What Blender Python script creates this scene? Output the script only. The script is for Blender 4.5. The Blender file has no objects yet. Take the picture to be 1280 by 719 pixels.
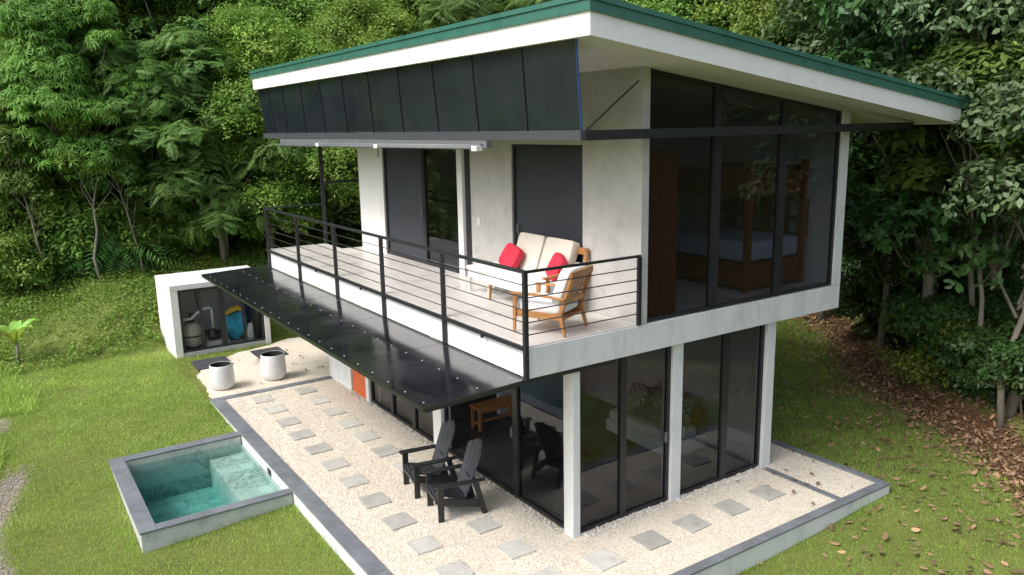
import bpy, math, random
import numpy as np
from mathutils import Vector, Matrix
R = math.radians
C = bpy.context.scene.collection
sc = bpy.context.scene
random.seed(7)

# ------------------------------------------------------------------ camera
YAW, PITCH, ROLL, FPX = -0.5866, -0.2014, -0.0195, 991.65
def cam_axes():
    cy, sy, cp, sp = math.cos(YAW), math.sin(YAW), math.cos(PITCH), math.sin(PITCH)
    fwd = Vector((-sy*cp, cy*cp, sp)); right = Vector((cy, sy, 0)); up = right.cross(fwd)
    cr, sr = math.cos(ROLL), math.sin(ROLL)
    return right*cr + up*sr, up*cr - right*sr, fwd
cr_, cu_, cf_ = cam_axes()
cd = bpy.data.cameras.new('camera'); cam = bpy.data.objects.new('camera', cd); C.objects.link(cam)
cam.matrix_world = Matrix(((cr_.x, cu_.x, -cf_.x, -6.4242), (cr_.y, cu_.y, -cf_.y, -8.2069), (cr_.z, cu_.z, -cf_.z, 5.8066), (0, 0, 0, 1)))
cd.sensor_width = 36; cd.sensor_fit = 'HORIZONTAL'; cd.lens = FPX/1280*36; cd.clip_end = 1000; cd.clip_start = .1
sc.camera = cam
# ------------------------------------------------------------------ light
SUN_DIR = Vector((-.85, .02, 1.0)).normalized()
w = bpy.data.worlds.new('World'); sc.world = w; w.use_nodes = True
nt = w.node_tree; nt.nodes.clear()
sky = nt.nodes.new('ShaderNodeTexSky'); sky.sky_type = 'NISHITA'; sky.sun_disc = False
sky.sun_elevation = math.asin(SUN_DIR.z); sky.sun_rotation = math.atan2(SUN_DIR.x, SUN_DIR.y)
sky.air_density = 1.0; sky.dust_density = 4.0; sky.ozone_density = 1.0
hs = nt.nodes.new('ShaderNodeHueSaturation'); hs.inputs['Saturation'].default_value = .6
bg = nt.nodes.new('ShaderNodeBackground'); bg.inputs['Strength'].default_value = .15
wo = nt.nodes.new('ShaderNodeOutputWorld')
nt.links.new(sky.outputs[0], hs.inputs['Color']); nt.links.new(hs.outputs[0], bg.inputs['Color']); nt.links.new(bg.outputs[0], wo.inputs[0])
sl = bpy.data.lights.new('sun', 'SUN'); sl.energy = 1.25; sl.angle = R(18); sl.color = (1, .975, .94)
so = bpy.data.objects.new('sun', sl); C.objects.link(so); so.location = SUN_DIR*40
so.rotation_euler = SUN_DIR.to_track_quat('Z', 'Y').to_euler()
sc.view_settings.view_transform = 'Standard'; sc.view_settings.look = 'None'
sc.view_settings.exposure = 0.88; sc.view_settings.gamma = 1; sc.view_settings.use_curve_mapping = False
sc.cycles.use_denoising = True
sc.cycles.max_bounces = 8; sc.cycles.transparent_max_bounces = 24; sc.cycles.glossy_bounces = 4; sc.cycles.diffuse_bounces = 4
sc.cycles.caustics_reflective = False; sc.cycles.caustics_refractive = False

# ------------------------------------------------------------------ materials
M = {}
def new_mat(name):
    m = bpy.data.materials.new(name); m.use_nodes = True; t = m.node_tree; t.nodes.clear()
    o = t.nodes.new('ShaderNodeOutputMaterial'); M[name] = m
    return m, t, o
def N(t, typ, **kw):
    n = t.nodes.new('ShaderNode'+typ)
    for k, v in kw.items():
        if k in n.inputs: n.inputs[k].default_value = v
        else: setattr(n, k, v)
    return n
def ramp(t, fac, stops):
    r = t.nodes.new('ShaderNodeValToRGB'); e = r.color_ramp.elements
    while len(e) < len(stops): e.new(.5)
    for i, (p, c) in enumerate(stops):
        e[i].position = p; e[i].color = (c[0], c[1], c[2], 1) if hasattr(c, '__len__') else (c, c, c, 1)
    t.links.new(fac, r.inputs[0]); return r.outputs[0]
def mixc(t, f, a, b, mode='MIX'):
    m = t.nodes.new('ShaderNodeMix'); m.data_type = 'RGBA'; m.blend_type = mode
    for s, v in ((m.inputs[0], f), (m.inputs[6], a), (m.inputs[7], b)):
        if isinstance(v, (int, float)): s.default_value = v
        elif hasattr(v, '__len__'): s.default_value = (*v[:3], 1)
        else: t.links.new(v, s)
    return m.outputs[2]
def coords(t, scale=1):
    tc = N(t, 'TexCoord'); mp = N(t, 'Mapping'); t.links.new(tc.outputs['Object'], mp.inputs[0])
    mp.inputs['Scale'].default_value = (scale,)*3 if not hasattr(scale, '__len__') else scale
    return mp.outputs[0]
def plain(name, col, rough=.6, var=.12, vscale=3, bump=0, bscale=60, metal=0, spec=.5, rvar=0, coat=0, dirt=None, stretch=None):
    m, t, o = new_mat(name); p = N(t, 'BsdfPrincipled')
    co = coords(t, stretch or 1)
    n = N(t, 'TexNoise', Scale=vscale, Detail=6, Roughness=.6); t.links.new(co, n.inputs['Vector'])
    c = ramp(t, n.outputs[0], [(.28, [x*(1-var) for x in col]), (.72, [min(1, x*(1+var)) for x in col])])
    if dirt:
        n2 = N(t, 'TexNoise', Scale=dirt[1], Detail=8, Roughness=.7); t.links.new(co, n2.inputs['Vector'])
        f = ramp(t, n2.outputs[0], [(dirt[2], 0), (dirt[3], 1)]); c = mixc(t, f, c, dirt[0])
    t.links.new(c, p.inputs['Base Color'])
    p.inputs['Roughness'].default_value = rough; p.inputs['Metallic'].default_value = metal
    p.inputs['Specular IOR Level'].default_value = spec; p.inputs['Coat Weight'].default_value = coat
    if rvar:
        r = ramp(t, n.outputs[0], [(.3, max(0, rough-rvar)), (.7, min(1, rough+rvar))]); t.links.new(r, p.inputs['Roughness'])
    if bump:
        n3 = N(t, 'TexNoise', Scale=bscale, Detail=4); t.links.new(co, n3.inputs['Vector'])
        b = N(t, 'Bump', Strength=bump, Distance=.01); t.links.new(n3.outputs[0], b.inputs['Height']); t.links.new(b.outputs[0], p.inputs['Normal'])
    if name == 'stone_paver':
        oi = N(t, 'ObjectInfo'); hv = N(t, 'HueSaturation'); k = N(t, 'Math', operation='MULTIPLY_ADD'); t.links.new(oi.outputs['Random'], k.inputs[0]); k.inputs[1].default_value = .5; k.inputs[2].default_value = .78
        t.links.new(k.outputs[0], hv.inputs['Value']); t.links.new(c, hv.inputs['Color']); t.links.new(hv.outputs[0], p.inputs['Base Color'])
        ad = N(t, 'VectorMath', operation='ADD'); t.links.new(co, ad.inputs[0]); t.links.new(oi.outputs['Location'], ad.inputs[1]); t.links.new(ad.outputs[0], n.inputs['Vector'])
        if dirt: t.links.new(ad.outputs[0], n2.inputs['Vector'])
    t.links.new(p.outputs[0], o.inputs[0]); return m
plain('white_paint', (.80, .80, .78), .55, .04, 1.5, .15, 30, dirt=((.50, .50, .46), 2.6, .56, .85), stretch=(1.4, 1.4, .35))
plain('white_wall_paint', (.68, .70, .70), .6, .06, 1.2, .2, 25, dirt=((.40, .42, .41), 2.6, .50, .85), stretch=(1.3, 1.3, .4))
plain('polished_plaster', (.50, .49, .47), .5, .13, 1.6, .15, 20, dirt=((.36, .355, .34), 3.5, .5, .8))
plain('soffit_paint', (.60, .61, .60), .7, .05, .8)
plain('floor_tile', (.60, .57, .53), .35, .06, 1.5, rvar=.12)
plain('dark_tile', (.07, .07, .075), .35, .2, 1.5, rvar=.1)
plain('black_metal', (.022, .023, .026), .38, .2, 6, spec=.5)
plain('reflection_grey', (.055, .06, .068), .45, .1, 6)  # the beam's grey reflection put into its base colour
plain('galvanised', (.13, .14, .145), .5, .1, 8)
plain('bolt_metal', (.42, .43, .44), .45, .1, 8)
plain('cable_steel', (.03, .03, .033), .35, .1, 8)
plain('green_trim', (.04, .145, .11), .3, .1, 3, rvar=.08, spec=.6)
plain('orange_door', (.62, .13, .03), .5, .08, 3)
plain('slate_cap', (.16, .175, .19), .5, .25, 2.2, .3, 30, dirt=((.10, .105, .11), 7, .5, .8))
plain('stone_paver', (.43, .42, .38), .65, .12, 3.5, .3, 40, dirt=((.29, .28, .25), 5, .5, .8))
plain('concrete_wall', (.50, .52, .51), .75, .12, 2.5, .3, 35, dirt=((.27, .28, .27), 5, .48, .75))
plain('dark_slate', (.045, .048, .052), .7, .25, 5, .4, 20)
plain('planter_glaze', (.66, .67, .67), .38, .03, 3)
plain('potting_soil', (.02, .018, .016), .9, .3, 20, .6, 60)
plain('charcoal_plastic', (.018, .019, .022), .42, .25, 14, .2, 60, stretch=(1, 1, 1))
plain('slate_plastic', (.052, .058, .068), .55, .2, 14, .2, 60)
plain('teak', (.42, .19, .065), .5, .25, 7, .15, 50, stretch=(1, 1, 4))
plain('dark_wood', (.16, .045, .02), .35, .3, 4, stretch=(6, 6, 1))
plain('bed_wood', (.22, .075, .03), .4, .25, 5)
plain('white_fabric', (.78, .79, .79), .9, .03, 10, .3, 120)
plain('cream_fabric', (.62, .56, .48), .9, .04, 10, .3, 120)
plain('red_fabric', (.50, .02, .045), .85, .1, 12, .3, 120)
plain('blue_sheet', (.42, .46, .56), .85, .06, 4, .4, 12)
plain('white_plastic', (.75, .75, .73), .4, .03, 5)
plain('tank_beige', (.45, .43, .36), .45, .06, 5)
plain('blue_vinyl', (.02, .36, .55), .4, .15, 6)
plain('yellow_vinyl', (.75, .5, .04), .4, .1, 6)
plain('navy_fabric', (.015, .035, .13), .8, .15, 6)
plain('interior_paint', (.55, .55, .54), .8, .04, 1)
plain('bark', (.24, .21, .17), .9, .35, 5, .8, 25, dirt=((.30, .28, .24), 6, .55, .7), stretch=(3, 3, 1))
plain('pebble', (.62, .59, .53), .8, .2, 9)
plain('dry_leaf', (.26, .13, .06), .8, .5, 3)
plain('solar_screen', (.035, .04, .05), .6, .12, 2, .1, 80)
plain('rust_edge', (.25, .12, .07), .8, .3, 20)
plain('blue_film', (.03, .10, .32), .4, .05, 5)

# corrugated dark glazing sheet
def sheet(name, col, rough, streak=True, wav=220):
    m, t, o = new_mat(name); p = N(t, 'BsdfPrincipled', Roughness=rough); co = coords(t)
    n = N(t, 'TexNoise', Scale=1.1, Detail=6, Roughness=.6); t.links.new(co, n.inputs['Vector'])
    c = ramp(t, n.outputs[0], [(.3, [x*.7 for x in col]), (.7, [x*1.35 for x in col])]); t.links.new(c, p.inputs['Base Color'])
    r = ramp(t, n.outputs[0], [(.38, rough*.45), (.62, rough*1.5)]); t.links.new(r, p.inputs['Roughness']); p.inputs['IOR'].default_value = 2.1 if not streak else 1.55
    wv = N(t, 'TexWave', Scale=wav/20, Distortion=.6); wv.bands_direction = 'Z'; t.links.new(co, wv.inputs['Vector'])
    n2 = N(t, 'TexNoise', Scale=1.6, Detail=2); t.links.new(co, n2.inputs['Vector'])
    ad = N(t, 'Math', operation='MULTIPLY_ADD'); t.links.new(wv.outputs[1], ad.inputs[0]); ad.inputs[1].default_value = .03 if streak else 0
    t.links.new(n2.outputs[0], ad.inputs[2])
    b = N(t, 'Bump', Strength=.08, Distance=.05); t.links.new(ad.outputs[0], b.inputs['Height']); t.links.new(b.outputs[0], p.inputs['Normal'])
    t.links.new(p.outputs[0], o.inputs[0])
sheet('smoked_sheet', (.018, .022, .032), .14)
sheet('canopy_sheet', (.014, .015, .019), .12, False)

def thin_ior(t, f, ior):
    g_ = N(t, 'NewGeometry'); k = N(t, 'Math', operation='MULTIPLY_ADD'); t.links.new(g_.outputs['Backfacing'], k.inputs[0]); k.inputs[1].default_value = 1/ior-ior; k.inputs[2].default_value = ior
    t.links.new(k.outputs[0], f.inputs['IOR'])
def glass(name, tint, gloss=1.0, rough=.0):
    m, t, o = new_mat(name); tr = N(t, 'BsdfTransparent', Color=(*tint, 1)); g = N(t, 'BsdfGlossy', Roughness=rough); g.inputs['Color'].default_value = (.9*gloss, .92*gloss, .95*gloss, 1)
    f = N(t, 'Fresnel', IOR=1.5); thin_ior(t, f, 1.5); co = coords(t); n = N(t, 'TexNoise', Scale=.9, Detail=1); t.links.new(co, n.inputs['Vector'])
    b = N(t, 'Bump', Strength=.10, Distance=.05); t.links.new(n.outputs[0], b.inputs['Height']); t.links.new(b.outputs[0], g.inputs['Normal'])
    mx = N(t, 'MixShader'); t.links.new(f.outputs[0], mx.inputs[0]); t.links.new(tr.outputs[0], mx.inputs[1]); t.links.new(g.outputs[0], mx.inputs[2])
    t.links.new(mx.outputs[0], o.inputs[0])
glass('tinted_glass', (.57, .58, .60), rough=.012)
glass('window_glass', (.66, .675, .70))
glass('dark_glass', (.55, .57, .61))

# gravel
m, t, o = new_mat('gravel'); p = N(t, 'BsdfPrincipled', Roughness=.85); co = coords(t)
v = N(t, 'TexVoronoi', Scale=48); t.links.new(co, v.inputs['Vector'])
c = ramp(t, v.outputs['Color'], [(0, (.54, .45, .34)), (.35, (.74, .65, .52)), (.7, (.80, .73, .62)), (1, (.86, .82, .74))])
dk = ramp(t, v.outputs['Distance'], [(.4, 1), (.9, .62)]); c = mixc(t, 1, c, dk, 'MULTIPLY')
n = N(t, 'TexNoise', Scale=.8, Detail=6, Roughness=.65); t.links.new(co, n.inputs['Vector'])
c = mixc(t, ramp(t, n.outputs[0], [(.4, 0), (.75, .45)]), c, (.52, .43, .31)); t.links.new(c, p.inputs['Base Color'])
b = N(t, 'Bump', Strength=.6, Distance=.012); b.invert = True; t.links.new(v.outputs['Distance'], b.inputs['Height']); t.links.new(b.outputs[0], p.inputs['Normal'])
t.links.new(p.outputs[0], o.inputs[0])

# pool tile
m, t, o = new_mat('pool_tile'); p = N(t, 'BsdfPrincipled', Roughness=.45); co = coords(t)
geo = N(t, 'TexCoord'); bk = N(t, 'TexBrick', Scale=1.0); bk.offset = .5
mp = N(t, 'Mapping'); mp.vector_type = 'POINT'
sx = N(t, 'SeparateXYZ'); t.links.new(geo.outputs['Object'], sx.inputs[0])
ad = N(t, 'Math', operation='ADD'); t.links.new(sx.outputs[0], ad.inputs[0]); t.links.new(sx.outputs[2], ad.inputs[1])
ad2 = N(t, 'Math', operation='ADD'); t.links.new(sx.outputs[1], ad2.inputs[0]); t.links.new(sx.outputs[2], ad2.inputs[1])
cx = N(t, 'CombineXYZ'); t.links.new(ad.outputs[0], cx.inputs[0]); t.links.new(ad2.outputs[0], cx.inputs[1])
t.links.new(cx.outputs[0], bk.inputs['Vector'])
bk.inputs['Brick Width'].default_value = .6; bk.inputs['Row Height'].default_value = .3; bk.inputs['Mortar Size'].default_value = .006
bk.inputs['Color1'].default_value = (.17, .23, .22, 1); bk.inputs['Color2'].default_value = (.46, .53, .49, 1); bk.inputs['Mortar'].default_value = (.16, .2, .19, 1)
n = N(t, 'TexNoise', Scale=4.5, Detail=8, Roughness=.75, Distortion=2.5); t.links.new(co, n.inputs['Vector'])
c = mixc(t, ramp(t, n.outputs[0], [(.40, 0), (.62, .9)]), bk.outputs[0], (.62, .58, .48)); t.links.new(c, p.inputs['Base Color'])
t.links.new(p.outputs[0], o.inputs[0])
# water
m, t, o = new_mat('pool_water'); tr = N(t, 'BsdfTransparent', Color=(.93, .98, .98, 1)); g = N(t, 'BsdfGlossy', Roughness=.02); f = N(t, 'Fresnel', IOR=1.33); thin_ior(t, f, 1.33)
n = N(t, 'TexNoise', Scale=3.0, Detail=3, Roughness=.6); t.links.new(coords(t), n.inputs['Vector'])
b = N(t, 'Bump', Strength=.35, Distance=.04); t.links.new(n.outputs[0], b.inputs['Height'])
for q in (g, f): t.links.new(b.outputs[0], q.inputs['Normal'])
mx = N(t, 'MixShader'); t.links.new(f.outputs[0], mx.inputs[0]); t.links.new(tr.outputs[0], mx.inputs[1]); t.links.new(g.outputs[0], mx.inputs[2]); t.links.new(mx.outputs[0], o.inputs[0])
va = N(t, 'VolumeAbsorption', Density=.68); va.inputs['Color'].default_value = (.30, .80, .80, 1); t.links.new(va.outputs[0], o.inputs['Volume'])

# woven blanket
m, t, o = new_mat('woven_pattern'); p = N(t, 'BsdfPrincipled', Roughness=.9); co = coords(t)
wv = N(t, 'TexWave', Scale=1.6, Distortion=0); wv.wave_profile = 'TRI'; wv.bands_direction = 'Y'; t.links.new(co, wv.inputs['Vector'])
w2 = N(t, 'TexWave', Scale=1.6, Distortion=0); w2.wave_profile = 'TRI'; w2.bands_direction = 'X'; t.links.new(co, w2.inputs['Vector'])
ad = N(t, 'Math', operation='ADD'); t.links.new(wv.outputs[1], ad.inputs[0]); t.links.new(w2.outputs[1], ad.inputs[1])
fr = N(t, 'Math', operation='PINGPONG'); t.links.new(ad.outputs[0], fr.inputs[0]); fr.inputs[1].default_value = .5
c = ramp(t, fr.outputs[0], [(.16, (.02, .02, .02)), (.18, (.8, .78, .72)), (.34, (.78, .76, .7)), (.36, (.02, .02, .02))]); t.links.new(c, p.inputs['Base Color']); t.links.new(p.outputs[0], o.inputs[0])

# foliage: tint attribute 0..1 picks the hue of each leaf
def leaf_mat(name, dark, light, rough=.5, trans=.35, nscale=.25):
    m, t, o = new_mat(name); a = N(t, 'Attribute', attribute_name='tint'); oi = N(t, 'ObjectInfo')
    tc = N(t, 'NewGeometry'); n = N(t, 'TexNoise', Scale=nscale, Detail=4); t.links.new(tc.outputs['Position'], n.inputs['Vector'])
    ad = N(t, 'Math', operation='MULTIPLY_ADD'); t.links.new(a.outputs['Fac'], ad.inputs[0]); ad.inputs[1].default_value = .75
    n2 = N(t, 'Math', operation='MULTIPLY_ADD'); t.links.new(n.outputs[0], n2.inputs[0]); n2.inputs[1].default_value = 1.2; n2.inputs[2].default_value = -.48
    t.links.new(n2.outputs[0], ad.inputs[2])
    mid = [(a_+b_)/2*1.0 for a_, b_ in zip(dark, light)]
    c = ramp(t, ad.outputs[0], [(0, dark), (.55, mid), (.93, light), (1, (light[0]*(2.0 if light[1] > light[0] else 1.1), light[1]*1.1, light[2]))])
    h = N(t, 'HueSaturation'); t.links.new(c, h.inputs['Color'])
    hv = N(t, 'Math', operation='MULTIPLY_ADD'); t.links.new(oi.outputs['Random'], hv.inputs[0]); hv.inputs[1].default_value = .04; hv.inputs[2].default_value = .485
    t.links.new(hv.outputs[0], h.inputs['Hue'])
    vv = N(t, 'Math', operation='MULTIPLY_ADD'); t.links.new(oi.outputs['Random'], vv.inputs[0]); vv.inputs[1].default_value = .6; vv.inputs[2].default_value = .8
    t.links.new(vv.outputs[0], h.inputs['Value'])
    p = N(t, 'BsdfPrincipled', Roughness=rough); p.inputs['Specular IOR Level'].default_value = .35; t.links.new(h.outputs[0], p.inputs['Base Color'])
    tl = N(t, 'BsdfTranslucent'); t.links.new(mixc(t, .5, h.outputs[0], (.12, .22, .02)), tl.inputs[0])
    mx = N(t, 'MixShader', Fac=trans); t.links.new(p.outputs[0], mx.inputs[1]); t.links.new(tl.outputs[0], mx.inputs[2]); t.links.new(mx.outputs[0], o.inputs[0])
leaf_mat('leaf_droop', (.10, .21, .03), (.30, .48, .09), .5, .42)
leaf_mat('leaf_feather', (.07, .16, .035), (.21, .36, .08))
leaf_mat('leaf_broad', (.08, .15, .03), (.24, .35, .08))
leaf_mat('leaf_pale', (.055, .105, .045), (.19, .29, .13), .45, .25)
leaf_mat('leaf_small', (.09, .165, .025), (.31, .41, .07))
leaf_mat('leaf_weed', (.12, .21, .03), (.29, .43, .08))
leaf_mat('leaf_dark', (.025, .06, .016), (.08, .14, .035), .4, .2)  # forest shade put into the leaf colour of these trees and shrubs
leaf_mat('leaf_red', (.2, .05, .03), (.45, .10, .06))
leaf_mat('grass_blade', (.22, .32, .06), (.58, .70, .17), .6, .35, .55)
leaf_mat('litter_leaf', (.10, .062, .04), (.42, .26, .15), .75, .05, 3)

# ground: lawn / dirt / litter by attribute
m, t, o = new_mat('ground'); p = N(t, 'BsdfPrincipled', Roughness=.95); p.inputs['Specular IOR Level'].default_value = .1; co = coords(t)
n = N(t, 'TexNoise', Scale=.8, Detail=8, Roughness=.65); t.links.new(co, n.inputs['Vector'])
n2 = N(t, 'TexNoise', Scale=14, Detail=6, Roughness=.7); t.links.new(co, n2.inputs['Vector'])
g = mixc(t, n2.outputs[0], ramp(t, n.outputs[0], [(.3, (.16, .19, .045)), (.65, (.26, .31, .075))]), (.09, .11, .03))
g = mixc(t, ramp(t, n.outputs[0], [(.62, 0), (.75, .5)]), g, (.16, .12, .06))
def attr_f(nm, lo=.35, hi=.65):
    a = N(t, 'Attribute', attribute_name=nm); q = N(t, 'Math', operation='MULTIPLY_ADD'); t.links.new(n2.outputs[0], q.inputs[0]); q.inputs[1].default_value = .6
    s = N(t, 'Math', operation='SUBTRACT'); t.links.new(a.outputs['Fac'], s.inputs[0]); s.inputs[1].default_value = .3; t.links.new(s.outputs[0], q.inputs[2])
    return ramp(t, q.outputs[0], [(lo, 0), (hi, 1)])
dirtc = ramp(t, n2.outputs[0], [(.35, (.16, .13, .09)), (.6, (.34, .30, .24))])
g = mixc(t, attr_f('dirt'), g, dirtc)
lit = ramp(t, n2.outputs[0], [(.35, (.06, .035, .02)), (.6, (.17, .095, .05))]); g = mixc(t, attr_f('litter'), g, lit)
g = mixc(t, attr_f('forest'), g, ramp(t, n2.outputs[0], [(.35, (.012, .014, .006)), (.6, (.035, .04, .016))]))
t.links.new(g, p.inputs['Base Color'])
b = N(t, 'Bump', Strength=.8, Distance=.06); t.links.new(n2.outputs[0], b.inputs['Height']); t.links.new(b.outputs[0], p.inputs['Normal']); t.links.new(p.outputs[0], o.inputs[0])

# ------------------------------------------------------------------ helpers
class MB:
    def __init__(s): s.v = []; s.f = []; s.sm = []
    def add(s, vs, fs, smooth=False):
        k = len(s.v); s.v += [tuple(v) for v in vs]; s.f += [tuple(i+k for i in f) for f in fs]; s.sm += [smooth]*len(fs); return s
    def box(s, a, b):
        x0, y0, z0 = [min(p, q) for p, q in zip(a, b)]; x1, y1, z1 = [max(p, q) for p, q in zip(a, b)]
        return s.add([(x0,y0,z0),(x1,y0,z0),(x1,y1,z0),(x0,y1,z0),(x0,y0,z1),(x1,y0,z1),(x1,y1,z1),(x0,y1,z1)],
                     [(0,3,2,1),(4,5,6,7),(0,1,5,4),(1,2,6,5),(2,3,7,6),(3,0,4,7)])
    def bar(s, p0, p1, w_, h_, up=(0, 0, 1), w1=None, h1=None):
        p0, p1 = Vector(p0), Vector(p1); d = (p1-p0).normalized(); u = Vector(up)
        if abs(d.dot(u)) > .98: u = Vector((0, 1, 0))
        r = d.cross(u).normalized(); u = r.cross(d); w1 = w1 or w_; h1 = h1 or h_; vs = []
        for p, ww, hh in ((p0, w_, h_), (p1, w1, h1)):
            for a, b in ((-1, -1), (1, -1), (1, 1), (-1, 1)): vs.append(p+r*a*ww/2+u*b*hh/2)
        return s.add(vs, [(3,2,1,0),(4,5,6,7),(0,1,5,4),(1,2,6,5),(2,3,7,6),(3,0,4,7)])
    def tube(s, pts, rad, n=8, cap=True):
        pts = [Vector(p) for p in pts]; rad = rad if hasattr(rad, '__len__') else [rad]*len(pts); vs = []; fs = []
        for i, p in enumerate(pts):
            d = (pts[min(i+1, len(pts)-1)]-pts[max(i-1, 0)]).normalized(); u = Vector((0, 0, 1)) if abs(d.z) < .9 else Vector((1, 0, 0))
            r = d.cross(u).normalized(); u = r.cross(d)
            for k in range(n):
                a = 2*math.pi*k/n; vs.append(p+(r*math.cos(a)+u*math.sin(a))*rad[i])
        for i in range(len(pts)-1):
            for k in range(n): fs.append((i*n+k, (i+1)*n+k, (i+1)*n+(k+1) % n, i*n+(k+1) % n))
        s.add(vs, fs, True)
        if cap:
            k0 = len(s.v)-len(vs); s.f += [tuple(k0+k for k in range(n)), tuple(k0+(len(pts)-1)*n+k for k in reversed(range(n)))]; s.sm += [False]*2
        return s
    def lathe(s, c, prof, n=32):
        vs = []; fs = []
        for r, z in prof:
            for k in range(n): a = 2*math.pi*k/n; vs.append((c[0]+r*math.cos(a), c[1]+r*math.sin(a), c[2]+z))
        for i in range(len(prof)-1):
            for k in range(n): fs.append((i*n+k, i*n+(k+1) % n, (i+1)*n+(k+1) % n, (i+1)*n+k))
        return s.add(vs, fs, True)
    def prism(s, poly, z0, z1):
        n = len(poly); vs = [(x, y, z0) for x, y in poly]+[(x, y, z1) for x, y in poly]
        fs = [tuple(reversed(range(n))), tuple(range(n, 2*n))]+[(i, (i+1) % n, n+(i+1) % n, n+i) for i in range(n)]
        return s.add(vs, fs)
    def cushion(s, c, size, ax=((1,0,0),(0,1,0),(0,0,1)), e=.35, n=14):
        # superellipsoid pillow
        ax = [Vector(a) for a in ax]; vs = []; fs = []
        def sp(x, q): return math.copysign(abs(x)**q, x)
        for i in range(n+1):
            la = -math.pi/2+math.pi*i/n
            for k in range(2*n):
                lo = math.pi*k/n
                x = sp(math.cos(la), e)*sp(math.cos(lo), e); y = sp(math.cos(la), e)*sp(math.sin(lo), e); z = sp(math.sin(la), e*1.6)
                vs.append(Vector(c)+ax[0]*x*size[0]/2+ax[1]*y*size[1]/2+ax[2]*z*size[2]/2)
        m_ = 2*n
        for i in range(n):
            for k in range(m_): fs.append((i*m_+k, i*m_+(k+1) % m_, (i+1)*m_+(k+1) % m_, (i+1)*m_+k))
        return s.add(vs, fs, True)
def empty(name, loc=(0, 0, 0), rz=0):
    o = bpy.data.objects.new(name, None); C.objects.link(o); o.location = loc; o.rotation_euler = (0, 0, rz); o.empty_display_size = .2; return o
def tag(o, label=None, cat=None, group=None, kind=None):
    for k, v in (('label', label), ('category', cat), ('group', group), ('kind', kind)):
        if v: o[k] = v
    return o
def obj(name, mb, mat, parent=None, bev=0, world=False):
    me = bpy.data.meshes.new(name); off = Vector((0, 0, 0))
    if world and parent is not None:
        q = parent
        while q is not None: off += Vector(q.location); q = q.parent
    me.from_pydata([tuple(Vector(v)-off) for v in mb.v], [], mb.f); me.polygons.foreach_set('use_smooth', mb.sm)
    me.materials.append(M[mat]); me.update()
    o = bpy.data.objects.new(name, me); C.objects.link(o); o.parent = parent
    if bev:
        b = o.modifiers.new('bevel', 'BEVEL'); b.width = bev; b.segments = 2; b.limit_method = 'ANGLE'; b.angle_limit = R(40)
    return o
def box(name, a, b, mat, parent=None, bev=0, world=False): return obj(name, MB().box(a, b), mat, parent, bev, world)
def copy_tree(o, parent=None):
    c = o.copy(); C.objects.link(c); c.parent = parent
    for ch in o.children: copy_tree(ch, c)
    return c
ORD = ['nearest', 'second', 'third', 'fourth', 'fifth', 'sixth', 'seventh', 'eighth', 'ninth', 'tenth', 'eleventh', 'twelfth']

# ------------------------------------------------------------------ terrain
def sstep(a, b, x): q = np.clip((x-a)/(b-a), 0, 1); return q*q*(3-2*q)
def vnoise(x, y, s, seed=0):
    r = 0
    for k in range(4):
        r = r+np.sin(x*s*(1.0+k*.7)+seed+k*1.7+1.3*np.sin(y*s*(.8+.3*k)+k))*np.cos(y*s*(1.1+.6*k)+seed*1.3+k*2.1)/(1+k*.7)
    return r/2
def back_t(x, y): return y-14.7-.5*np.sin(x*.35+.6)-np.where(x > 2, (x-2)*-.12, 0)
def right_u(x, y): return (x-10.0)*.79-(y-2.27)*.61+.35*np.sin(y*.9)
def edge_d(x, y):
    a, b = back_t(x, y), right_u(x, y); k = 1.5; return np.log(np.exp(np.clip(a, -40, 60)/k)+np.exp(np.clip(b, -40, 60)/k))*k
def terr(x, y):
    x = np.asarray(x, float); y = np.asarray(y, float)
    lawn = -.04-.30*sstep(9.5, 3.5, y)*(.62+.38*np.clip((-2.8-x)/2.3, 0, 1))
    lawn = np.where(x > -2.8, -.3+.14*sstep(2.2, 5.2, x)*1.0, lawn)
    lawn = np.where((x > -2.8) & (y > 9.0), -.06, lawn)
    a = back_t(x, y); b = right_u(x, y)
    bank = .95*sstep(0, 1.9, a)*(.25+.75*sstep(-6.5, -3.2, x))+np.maximum(0, a-1.5)*.10+np.maximum(0, a-6)*.42
    rb = .25*sstep(0, 1.5, b)+np.maximum(0, b-.8)*.30
    z = lawn+np.maximum(bank, rb)
    z = z+.05*vnoise(x, y, 1.1)*sstep(.3, 2, edge_d(x, y))+.35*vnoise(x, y, .35, 3)*sstep(3, 8, edge_d(x, y))+.012*vnoise(x, y, 2.3, 5)
    z = z-.25*sstep(-7.2, -10, x)*sstep(14, 10, y)
    return z
def tz(x, y): return float(terr(x, y))
def npmesh(name, verts, faces, mat, attrs=None, parent=None, smooth=False):
    """verts (n,3), faces (m,k)"""
    me = bpy.data.meshes.new(name); n = len(verts); m_, k = faces.shape
    me.vertices.add(n); me.vertices.foreach_set('co', np.ascontiguousarray(verts, dtype=np.float32).ravel())
    me.loops.add(m_*k); me.loops.foreach_set('vertex_index', np.ascontiguousarray(faces, dtype=np.int32).ravel())
    me.polygons.add(m_); me.polygons.foreach_set('loop_start', np.arange(0, m_*k, k, dtype=np.int32)); me.polygons.foreach_set('loop_total', np.full(m_, k, dtype=np.int32))
    me.polygons.foreach_set('use_smooth', np.full(m_, smooth))
    for nm, (dom, arr) in (attrs or {}).items():
        at = me.attributes.new(nm, 'FLOAT', dom); at.data.foreach_set('value', np.ascontiguousarray(arr, dtype=np.float32))
    me.materials.append(M[mat]); me.update(calc_edges=True)
    o = bpy.data.objects.new(name, me); C.objects.link(o); o.parent = parent
    return o
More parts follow.
